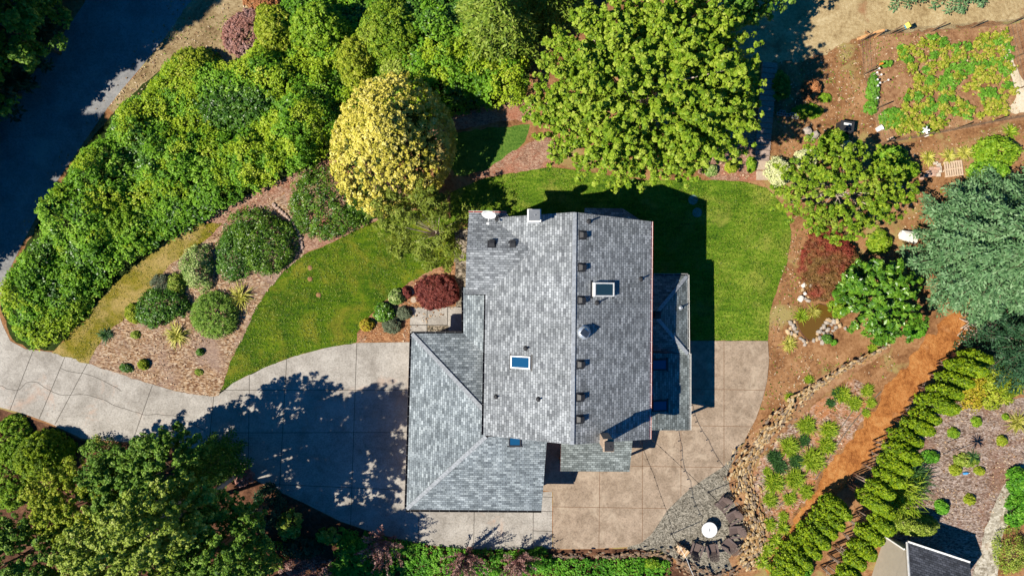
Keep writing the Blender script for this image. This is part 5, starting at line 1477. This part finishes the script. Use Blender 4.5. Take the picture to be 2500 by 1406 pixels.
# ------------------------------------------------------------------ timber steps
steps = thing("garden_steps", "flight of dark timber steps between the maple and the bare soil", "steps", P(1870, 280))
n = 18
for i in range(n):
    f = (i + .5) / n
    x, y = 1859 + (1877 - 1859) * f, 393 + (155 - 393) * f
    p = P(x, y); mb = MB()
    mb.box((p.x, p.y - .02, .05 + .012 * i), (.98, .33, .06), math.radians(-4.5)); mb.box((p.x - .005, p.y - .17, .085 + .012 * i), (1.0, .05, .10), math.radians(-4.5))
    mb.box((p.x, p.y, .012 + .006 * i), (.96, .30, .02 + .012 * i), math.radians(-4.5))
    mb.build("tread", m_step, steps)
m_pad = plain("stepping_stone", (0.42, 0.33, 0.25), .9, .1, 0, .15, 12)
for lab, x, y in (("square paving slab at the foot of the timber steps", 1863, 404), ("square paving slab at the edge of the right lawn", 1862, 429)):
    p = P(x, y); mb = MB(); mb.box(p + Vector((0, 0, .03)), (.9, .62, .06)); mb.box(p + Vector((0, 0, .063)), (.84, .56, .008)); tag(mb.build("paving_slab", m_pad), lab, "paving slab")
def disc(name, lab, cat, x, y, r, mat, group=None):
    p = P(x, y); mb = MB(); mb.lathe([(r, 0), (r, .03), (r * .94, .045), (r * .9, .04), (.04, .042), (.03, .05)], p, 28); return tag(mb.build(name, mat), lab, cat, group)
m_lid = plain("green_lid", (0.16, 0.27, 0.24), .6)
disc("septic_lid", "round green lid on the lawn touching the maple crown", "lid", 1692, 488, .33, m_lid)
disc("septic_lid", "round green lid on the lawn, the lower right of two", "lid", 1702, 519, .33, m_lid)
disc("stepping_stone", "round pale stepping stone nearest the dark purple plant", "stepping stone", 1004, 714, .21, m_pad)
disc("stepping_stone", "round pale stepping stone nearest the entry walk", "stepping stone", 1010, 732, .21, m_pad)

# pallet, bricks, blocks, bin
p = P(2325, 413); a = math.radians(7); Rz = Matrix.Rotation(a, 3, 'Z')
pal = thing("pallet", "bare wooden pallet lying on the soil beside a pile of bricks", "pallet", p)
for i in range(8):
    mb = MB(); mb.box(p + Rz @ Vector((-.56 + .16 * i, 0, .135)), (.11, 1.05, .022), a); mb.build("slat", m_pallet, pal)
mb = MB()
for y in (-.46, 0, .46): mb.box(p + Rz @ Vector((0, y, .075)), (1.2, .09, .09), a)
mb.build("runner", m_pallet, pal)
rr = random.Random(4)
m_paver = plain("paver", (0.48, 0.31, 0.23), .9, .1, 0, .25, 6); m_paver2 = plain("pale_paver", (0.55, 0.47, 0.38), .9)
for i, (x, y, m) in enumerate([(2283, 399, 1), (2290, 403, 1), (2272, 412, 0), (2282, 412, 0), (2292, 410, 1), (2265, 421, 0), (2275, 420, 0), (2285, 419, 0), (2293, 419, 1), (2258, 430, 0), (2268, 429, 0), (2278, 427, 0), (2290, 428, 1), (2249, 436, 0), (2286, 413, 0)]):
    p = P(x, y); mb = MB(); z = .05 if i < 14 else .16
    mb.box(p + Vector((0, 0, z)), (.27, .21, .1), a + rr.uniform(-.2, .2)); mb.box(p + Vector((0, 0, z + .053)), (.24, .18, .01), a)
    tag(mb.build("paver", m_paver2 if m else m_paver), "concrete paver in the loose pile left of the pallet", "paver", "pavers piled beside the pallet")
for i, (x, y) in enumerate([(1909, 275), (1902, 280), (1919, 282), (1934, 281), (1939, 288)]):
    p = P(x, y); mb = MB(); q = math.radians(-12); Rz2 = Matrix.Rotation(q, 3, 'Z')
    for c, s in (((0, .08, .1), (.4, .03, .2)), ((0, -.08, .1), (.4, .03, .2)), ((-.185, 0, .1), (.03, .13, .2)), ((.185, 0, .1), (.03, .13, .2)), ((0, 0, .1), (.03, .13, .2))): mb.box(p + Rz2 @ Vector(c), s, q)
    tag(mb.build("cinder_block", m_pad if False else plain("cinder", (.30, .28, .25))), "hollow grey cinder block on the soil right of the steps", "cinder block", "cinder blocks beside the steps")
p = P(2063, 312, .5); p.z = 0; a = math.radians(-8); Rz = Matrix.Rotation(a, 3, 'Z')
cb = thing("compost_bin", "black compost bin with a pale label on top beside the garden fence", "bin", p)
mb = MB(); mb.prism([tuple((p + Rz @ Vector(v)).to_2d()) for v in ((-.42, -.34, 0), (.42, -.34, 0), (.42, .34, 0), (-.42, .34, 0))], 0, .75)
for i in range(7): mb.box(p + Rz @ Vector((-.36 + .12 * i, -.36, .4)), (.05, .04, .66), a)
mb.build("bin_body", m_dark, cb)
mb = MB(); mb.box(p + Rz @ Vector((0, 0, .78)), (.92, .76, .06), a)
for i in range(6): mb.box(p + Rz @ Vector((-.34 + .136 * i, -.16, .815)), (.07, .36, .02), a)
l = mb.build("lid", plain("black_plastic", (.035, .035, .038), .4), cb)
mb = MB(); mb.box(p + Rz @ Vector((0, .16, .818)), (.5, .14, .02), a); mb.build("label_strip", m_white, l)
m_rock = plain("grey_rock", (0.36, 0.31, 0.26), .9, .1, 0, .3, 5); m_rockw = plain("white_rock", (0.66, 0.62, 0.56), .8, .1, 0, .1, 5); m_rockt = plain("tan_rock", (0.48, 0.34, 0.20), .9, .1, 0, .3, 4)
for i, (lab, x, y, s) in enumerate([("large flat grey boulder below the weeds, the left of two", 1969, 322, .62), ("large flat grey boulder touching the feathery shrub", 1985, 333, .66)]):
    p = P(x, y); mb = MB(); mb.rock((p.x, p.y, .16), (s, s * .8, .45), random.Random(i), sub=2); tag(mb.build("boulder", m_rock), lab, "boulder")
mb = MB(); p = P(2182, 456)
mb.tube([p + Vector((-.1, .35, .3)), p + Vector((-.06, -.3, .3))], .035); mb.tube([p + Vector((-.08, .02, .3)), p + Vector((.42, -.06, .3))], .035); mb.tube([p + Vector((.42, -.06, 0)), p + Vector((.42, -.06, .32))], .035)
tag(mb.build("pipe_rail", m_white), "white plastic pipe tee standing in the shade beside the fruit tree", "pipe")
mb = MB(); p = P(2215, 578); mb.rock((p.x, p.y, .2), (1.4, .8, .6), random.Random(2), sub=2); tag(mb.build("boulder", m_rockw), "pale boulder at the left foot of the blue spruce", "boulder")

# ------------------------------------------------------------------ pond stones
rr = random.Random(12)
PS = [(300, 1060), (345, 1065), (310, 1115), (350, 1130), (368, 1098), (300, 1000), (348, 990), (330, 1035), (440, 1190), (480, 1212), (412, 1170), (550, 1190), (585, 1175), (610, 1160), (610, 1095), (590, 1120), (660, 1040), (635, 1060), (710, 972), (690, 1000), (760, 985), (800, 985), (790, 1050), (740, 1020), (830, 1030), (890, 1060), (940, 1055), (985, 1050), (700, 1130), (660, 1110), (735, 1125), (700, 1075), (760, 1085), (270, 1095), (455, 1235), (640, 1210), (500, 720), (490, 765), (455, 740), (435, 650), (515, 600)]
for i, (zx, zy) in enumerate(PS):
    p = P(1860 + zx / 4.394, 560 + zy / 4.394); s = rr.uniform(.22, .42)
    mb = MB(); mb.rock((p.x, p.y, s * .25), (s, s * .75, s * .7), rr)
    tag(mb.build("pond_stone", m_rock if i % 3 else m_rockt), "rounded grey or tan stone laid round the edge of the brown pond", "stone", "stones round the garden pond")
for i, (lab, zx, zy, s) in enumerate([("white round ornament stone at the upper left of the pond", 405, 742, .42), ("white stone above the round white one at the pond", 440, 600, .32), ("small white stone between the two larger white ones", 450, 686, .24), ("pale stone under the laurel leaved tree", 965, 855, .4)]):
    p = P(1860 + zx / 4.394, 560 + zy / 4.394); mb = MB(); mb.rock((p.x, p.y, .15), (s, s * .85, .34), rr, sub=2)
    tag(mb.build("white_stone", m_rockw), lab, "stone")

# ------------------------------------------------------------------ dry stone walls
def stone_band(name, lab, pts, widths, mats, seed, dens, hmin=.12, hmax=.5, size=(.22, .46)):
    rr = random.Random(seed)
    q = smooth(pts, 8, False); k = len(q)
    groups = [MB() for _ in mats]
    mb = MB()
    L = 0
    for i in range(k - 1):
        a, b = P(*q[i]), P(*q[i + 1]); seg = (b - a).length
        f = i / (k - 1) * (len(widths) - 1); j = min(int(f), len(widths) - 2)
        w = (widths[j] + (widths[j + 1] - widths[j]) * (f - j)) / PPM
        n = max(1, int(seg * w * dens + rr.random()))
        d = (b - a).normalized(); nn = Vector((-d.y, d.x, 0))
        for _ in range(n):
            s = max(-.75, min(.75, rr.gauss(0, .30)))
            if vnoise(q[i][0] / 16 + s * 3, q[i][1] / 16, seed) < .22: continue
            p = a.lerp(b, rr.random()) + nn * s * w
            sz = rr.uniform(*size)
            z = hmin + (hmax - hmin) * max(0, min(1, s + .5)) + rr.uniform(-.04, .04)
            ang = math.atan2(d.y, d.x) + rr.uniform(-.5, .5)
            mb.rock((p.x, p.y, z - sz * .2), (sz, sz * rr.uniform(.35, .7), sz * .5), rr, m=rr.randrange(len(mats)), rz=ang)
    o = mb.build(name, mats)
    return tag(o, lab, "stone wall")
ms = [plain("wall_stone_tan", (0.40, 0.27, 0.13), .9, .1, 0, .3, 4), plain("wall_stone_ochre", (0.32, 0.19, 0.08), .9, .1, 0, .3, 4), plain("wall_stone_pale", (0.46, 0.35, 0.21), .9, .1, 0, .25, 4), plain("wall_stone_grey", (0.22, 0.165, 0.12), .9, .1, 0, .3, 4)]
stone_band("stone_wall", "curved dry stone wall of tan rocks between the patio and the slope bed",
           [(2168, 842), (2120, 868), (2070, 893), (2020, 922), (1975, 950), (1935, 990), (1895, 1030), (1855, 1072), (1822, 1115), (1806, 1160), (1816, 1205), (1838, 1250), (1850, 1295), (1840, 1340), (1810, 1378)],
           [14, 16, 18, 22, 30, 36, 42, 48, 54, 56, 56, 54, 56, 60, 60], ms, 31, 64, .55, .10, (.13, .33))
md = [plain("dark_wall_stone", (0.19, 0.13, 0.09), .9, .1, 0, .3, 4), plain("brown_wall_stone", (0.27, 0.18, 0.11), .9, .1, 0, .3, 4), plain("dull_wall_stone", (0.13, 0.10, 0.08), .9, .1, 0, .3, 4)]
stone_band("stone_wall", "low dark stone wall below the patio edge along the ground cover",
           [(1350, 1354), (1430, 1356), (1520, 1355), (1600, 1350), (1640, 1362), (1680, 1386), (1740, 1404), (1800, 1398)], [18, 20, 22, 22, 26, 34, 34, 26], md, 32, 40, .1, .4, (.13, .32))
sheet("wall_bed", [(2168, 830), (2120, 855), (2020, 908), (1965, 940), (1915, 980), (1870, 1020), (1830, 1060), (1795, 1110), (1776, 1160), (1788, 1215), (1810, 1255), (1822, 1295), (1810, 1335), (1780, 1365), (1800, 1400), (1850, 1390), (1875, 1340), (1880, 1290), (1866, 1240), (1845, 1200), (1836, 1160), (1850, 1122), (1882, 1085), (1925, 1045), (1960, 1010), (1990, 980), (2030, 950), (2080, 915), (2125, 885), (2175, 855)], 7, m_garden, jit=3, seed=61)
# loose litter: fallen leaves, twigs and chips on the bare ground
def litter(name, lab, polys, n, mat, seed, L, W):
    rng = np.random.default_rng(seed); lv = Leaves()
    for poly in polys:
        w = np.array([tuple(P(x, y).to_2d()) for x, y in poly]); lo = w.min(0); hi = w.max(0)
        k = int((hi[0] - lo[0]) * (hi[1] - lo[1]) * n)
        q = rng.uniform(lo, hi, (k, 2)); q = q[in_poly(q[:, 0], q[:, 1], [tuple(v) for v in w])]
        q = q[vnoise(q[:, 0] * .7, q[:, 1] * .7, seed) > rng.uniform(.1, .75, len(q))]
        p = np.column_stack([q, rng.uniform(.035, .07, len(q))])
        s = rng.uniform(.5, 1.6, len(q))
        lv.add(p, np.array([0, 0, 1.0]) + rng.normal(size=p.shape) * .35, L * s, W * s, rng, rng.uniform(0, 1, len(q)))
    tag(lv.build(name, mat), lab, name.replace("_", " "), kind="stuff")
l_lit = leaf_mat("dry_litter", [(0.10, 0.05, 0.025), (0.30, 0.17, 0.09), (0.48, 0.33, 0.19), (0.62, 0.50, 0.36)], .05)
l_weed = leaf_mat("weed_leaf", [(0.06, 0.12, 0.008), (0.16, 0.24, 0.015), (0.30, 0.34, 0.05)], .15)
EARTH = [[(1880, 840), (1960, 860), (2200, 860), (2160, 930), (1990, 930), (1900, 1020), (1850, 1080), (1800, 1110), (1870, 950)],
         [(1880, 780), (1935, 560), (2010, 560), (1990, 640), (1955, 730), (1940, 830), (1880, 840)],
         [(1880, 160), (2095, 100), (2150, 350), (2090, 400), (1900, 400)], [(2180, 460), (2420, 440), (2300, 560), (2180, 600)], [(2095, 95), (2460, 62), (2490, 280), (2150, 350)], [(2160, 360), (2500, 300), (2500, 420), (2200, 440)]]
BEDS = [[(216, 887), (300, 770), (410, 650), (520, 580), (660, 495), (740, 520), (745, 622), (648, 716), (582, 845), (520, 968)], [(880, 830), (960, 720), (1110, 645), (1110, 748), (1000, 834)], [(2200, 1010), (2330, 980), (2500, 990), (2500, 1130), (2402, 1300), (2290, 1260), (2150, 1150)],
        [(2030, 960), (2130, 950), (2060, 1090), (1960, 1230), (1880, 1340), (1840, 1210), (1900, 1070)], [(1750, 300), (1850, 290), (1858, 440), (1740, 438)], [(425, 595), (560, 500), (820, 360), (830, 395), (700, 462), (520, 582)], [(470, 0), (640, 20), (500, 190), (262, 265), (370, 135)]]
litter("ground_litter", "dry leaves and twigs scattered over the bare earth and chips", EARTH + BEDS, 26, l_lit, 71, .13, .06)
litter("low_weeds", "small low weeds scattered over the bare earth", EARTH + [BEDS[6], BEDS[3]], 12, l_weed, 72, .12, .07)
# grass blades over the lawns
l_turf = leaf_mat("turf_blade", [(0.02, 0.06, 0.002), (0.07, 0.14, 0.003), (0.16, 0.24, 0.01), (0.30, 0.33, 0.05)], .15)
litter("lawn_grass", "short mown grass blades of the lawns", [LAWN_A, LAWN_B], 170, l_turf, 73, .09, .032)
l_turfdry = leaf_mat("dry_turf_blade", [(0.08, 0.10, 0.004), (0.20, 0.19, 0.012), (0.36, 0.28, 0.06)], .15)
litter("lawn_grass", "half dry grass blades of the strip beside the bank", [STRIP], 150, l_turfdry, 74, .09, .032)
l_leafroad = leaf_mat("road_litter", [(0.16, 0.10, 0.05), (0.40, 0.28, 0.15)], .05)
litter("road_litter", "dry leaves lying along the edge of the shaded road", [[(470, -20), (420, 65), (310, 200), (210, 335), (118, 470), (60, 575), (35, 560), (100, 440), (200, 300), (300, 170), (420, -10)]], 7, l_leafroad, 75, .16, .08)
# loose line of stones by the stone wall bed and hoses
for i, (lab, pts) in enumerate([("black drip hose on the slope bed, the one nearest the orange path", [(2150, 955), (2100, 1010), (2060, 1060), (2030, 1110), (1990, 1170)]), ("black drip hose across the slope bed clumps", [(2090, 990), (2040, 1060), (1990, 1120), (1950, 1180), (1900, 1235)])]):
    mb = MB(); mb.tube([P(x, y) + Vector((0, 0, .05)) for x, y in smooth(pts, 5, False)], .03, n=6); tag(mb.build("drip_hose", m_wire), lab, "hose")
# stakes, bottle, young tree in the lower right mulch
p = P(2335, 1098); yt = thing("young_tree", "young dark leaved tree tied to stakes in the lower right mulch", "tree", p)
rng = np.random.default_rng(5); lv = Leaves(); blade_leaves(lv, rng, 40, .75, .05, (.1, 1.2), .5, .05, (.0, 0, 1.7)); lv.build("crown", l_darkblade, yt)
mb = MB(); mb.tube([(0, 0, 0), (.02, 0, 1.0), (0, 0, 1.75)], .03, .02, 6); mb.build("trunk", m_bark, yt, local=True)
for lab, x, y in (("thin stake left of the young tree", 2312, 1080), ("thin stake below the young tree", 2300, 1108)):
    p = P(x, y); mb = MB(); mb.tube([p, p + Vector((0, 0, 1.3))], .025); mb.lathe([(.03, 0), (.03, .05), (.01, .06)], p + Vector((0, 0, 1.3)), 6); tag(mb.build("stake", m_wood), lab, "stake")
p = P(2357, 1154); mb = MB(); R = Matrix.Rotation(.1, 3, 'Z') @ Matrix.Rotation(math.pi / 2, 3, 'Y')
bo = thing("bottle", "blue plastic bottle lying in the mulch between two lime shrubs", "bottle", p)
mb.lathe([(.06, -.2), (.08, -.18), (.08, .06), (.03, .14), (.03, .18)], p + Vector((0, 0, .08)), 14, M=R); mb.build("bottle_body", plain("blue_plastic", (.08, .35, .70), .3), bo)
mb = MB(); mb.lathe([(.036, .18), (.036, .22), (.01, .222)], p + Vector((0, 0, .08)), 12, M=R); mb.build("bottle_cap", m_white, bo)
# bare twigs
rr = random.Random(9)
tw = thing("dead_shrub", "bare grey twiggy dead branches between the blue spruce and the orange path", "dead shrub", P(2375, 800))
mb = MB(); b = P(2365, 790)
for k in range(60):
    a = rr.uniform(-1.6, 1.2); l = rr.uniform(.9, 2.6); z = rr.uniform(.4, 2.2)
    s = b + Vector((rr.uniform(-.8, .8), rr.uniform(-1.6, 1.2), 0)); e = s + Vector((math.cos(a) * l * .6, math.sin(a) * l * .6, z))
    m = s.lerp(e, .5) + Vector((0, 0, .2)); mb.tube([s, m, e], .028, .008, 5)
    for q in range(2): f = e + Vector((rr.uniform(-.5, .5), rr.uniform(-.5, .5), rr.uniform(0, .4))); mb.tube([m.lerp(e, .5), f], .012, .005, 4)
mb.build("branches", m_palebark, tw)
mb = MB()
for k in range(4): mb.tube([b, b + Vector((rr.uniform(-.3, .5), rr.uniform(-.5, .5), 1.2))], .06, .03, 6)
mb.build("trunk", m_palebark, tw)

# ------------------------------------------------------------------ patio furniture
m_chair = plain("brown_resin", (0.135, 0.098, 0.088), .6, .3, 0, .08, 3)
tc = P(1726.5, 1286)
tbl = thing("fire_table", "round white topped table in the middle of the chairs on the gravel", "table", tc)
mb = MB(); mb.lathe([(.02, .52), (.50, .52), (.52, .535), (.52, .56), (.505, .572), (.02, .572)], tc, 48); mb.build("table_top", plain("white_top", (.66, .68, .70), .4), tbl)
mb = MB(); mb.lathe([(.30, 0), (.32, .04), (.24, .08), (.22, .46), (.40, .515)], tc, 28); mb.build("base", m_dark, tbl)
mb = MB(); mb.box(tc + Vector((0, .01, .585)), (.03, .2, .025)); mb.tube([tc + Vector((0, -.06, .572)), tc + Vector((0, -.06, .62))], .012); mb.build("handle", m_dark, tbl)

def adirondack(label, px, py, face):
    p = P(px, py, .35); p.z = 0
    t = thing("adirondack_chair", label, "chair", (0, 0, 0), "brown slatted chairs round the white table")
    B = lambda v: Vector(v)
    # local: +y is the way the chair faces; seat slopes back and down
    mb = MB()
    for i in range(7):
        y = .36 - i * .082; z = .36 - i * .018
        mb.box((0, y, z), (.54, .07, .022), M=Matrix.Rotation(.21, 3, 'X'))
    mb.box((0, .41, .33), (.54, .022, .09)); mb.build("seat", m_chair, t, local=True)
    mb = MB()
    for i in range(7):
        u = (i - 3) / 3.0
        x0, x1 = u * .215, u * .29
        top = .98 - .14 * u * u
        a = Vector((x0, -.17, .25)); e = Vector((x1, -.17 - (top - .25) * .52, top))
        mb.beam(a, e, .068, .02)
    mb.beam((-.27, -.36, .55), (.27, -.36, .55), .05, .03); mb.beam((-.27, -.20, .30), (.27, -.20, .30), .05, .03)
    mb.build("backrest", m_chair, t, local=True)
    for s in (-1, 1):
        mb = MB(); x = s * .345
        mb.prism([(x - .07, .44), (x + .07, .44), (x + .075, .2), (x + .05, -.38), (x - .04, -.38), (x - .065, .2)], .545, .57); mb.build("armrest", m_chair, t, local=True)
        mb = MB(); mb.box((s * .30, .36, .27), (.03, .11, .54)); mb.build("front_leg", m_chair, t, local=True)
        mb = MB(); mb.beam((s * .265, .38, .32), (s * .265, -.55, .06), .028, .12); mb.build("rear_leg", m_chair, t, local=True)
    t.location = p
    t.rotation_euler.z = face
    return t
CH = [("brown slatted chair highest on the gravel, nearest the lime clumps", 1765, 1229), ("brown slatted chair, second from the top of the ring", 1789, 1260), ("brown slatted chair level with the table at the right", 1796, 1296), ("brown slatted chair at the lower right of the table", 1779, 1331), ("brown slatted chair just below the table", 1738, 1343), ("brown slatted chair at the lower left nearest the log rack", 1699, 1341)]
for lab, px, py in CH:
    p = P(px, py); d = tc - p
    adirondack(lab, px, py, math.atan2(d.y, d.x) - math.pi / 2 + random.Random(px).uniform(-.25, .25))
# log rack
p = P(1662, 1338); a = math.radians(-38); Rz = Matrix.Rotation(a, 3, 'Z')
lr = thing("log_rack", "stack of split firewood on a rack at the left of the chairs", "firewood", p)
mb = MB()
for sx in (-1, 1):
    for sy in (-1, 1): mb.box(p + Rz @ Vector((sx * .42, sy * .2, .35)), (.05, .05, .7), a)
for sy in (-1, 1): mb.box(p + Rz @ Vector((0, sy * .2, .08)), (.9, .05, .05), a)
mb.build("rack", m_wood, lr)
rr = random.Random(6); mw = [plain("split_wood", (.55, .36, .18), .9, .1, 0, .3, 9), plain("log_bark", (.25, .13, .07), .9), plain("pale_wood", (.62, .48, .32), .9)]
for zi in range(4):
    for xi in range(6):
        mb = MB(); c = p + Rz @ Vector((-.35 + .14 * xi + rr.uniform(-.02, .02), 0, .17 + .13 * zi)); h = Rz @ Vector((0, .24 + rr.uniform(-.05, .05), 0))
        mb.tube([c - h, c + h], .062, .062, 6); mb.build("log", mw[rr.randrange(3)], lr)

# string lights
def string(lab, pts, bulbs=True, mat=None, nb=7, side=0.1):
    root = thing("string_light", lab, "string lights", pts[0])
    mb = MB(); A = [Vector(q) for q in pts]; line = []
    for a, b in zip(A[:-1], A[1:]):
        for i in range(12):
            t = i / 12; line.append(a.lerp(b, t) - Vector((0, 0, .22 * 4 * t * (1 - t))))
    line.append(A[-1])
    mb.tube(line, .014, n=5); mb.build("cable", mat or m_black, root)
    if bulbs:
        n = len(line)
        for k in range(nb):
            q = line[int((k + .5) / nb * n)]
            mb = MB(); mb.lathe([(.02, 0), (.026, -.02), (.026, -.08), (.03, -.10), (.038, -.15), (.02, -.19), (.004, -.20)], q, 8); mb.build("bulb", m_black, root)
string("string of bulbs from the house corner crossing the patio to the gravel", [P(1590, 1071, 4.6), P(1665, 1140, 3.2), P(1752, 1224, 2.4)], nb=9)
string("string of bulbs from the patio roof across the patio to the log rack", [P(1562, 1072, 4.4), P(1597, 1160, 3.2), P(1626, 1242, 2.9), P(1657, 1332, 2.8)], nb=12)
string("white cable running from the log rack to the bottom edge", [P(1659, 1332, 2.75), P(1677, 1365, 2.5), P(1700, 1420, 2.4)], False, m_white)
# posts that carry the strings
for lab, x, y in (("thin pole behind the log rack carrying a string of bulbs", 1659, 1333), ("thin pole at the gravel carrying a string of bulbs", 1754, 1226)):
    p = P(x, y, 2.3); p.z = 0; mb = MB(); mb.tube([p, p + Vector((0, 0, 2.45))], .025, n=8); mb.lathe([(.09, 0), (.09, .02), (.03, .03)], p, 10); tag(mb.build("light_pole", m_dark), lab, "pole")
for x, y, lab in ((757, 654, "small bare molehill on the left lawn, the highest"), (757, 681, "small bare molehill on the left lawn, the middle one"), (778, 720, "small bare molehill on the left lawn, the lowest")):
    p = P(x, y); mb = MB(); mb.lathe([(.18, 0), (.15, .03), (.09, .055), (.02, .065)], p + Vector((0, 0, .008)), 14); tag(mb.build("molehill", m_garden), lab, "molehill")
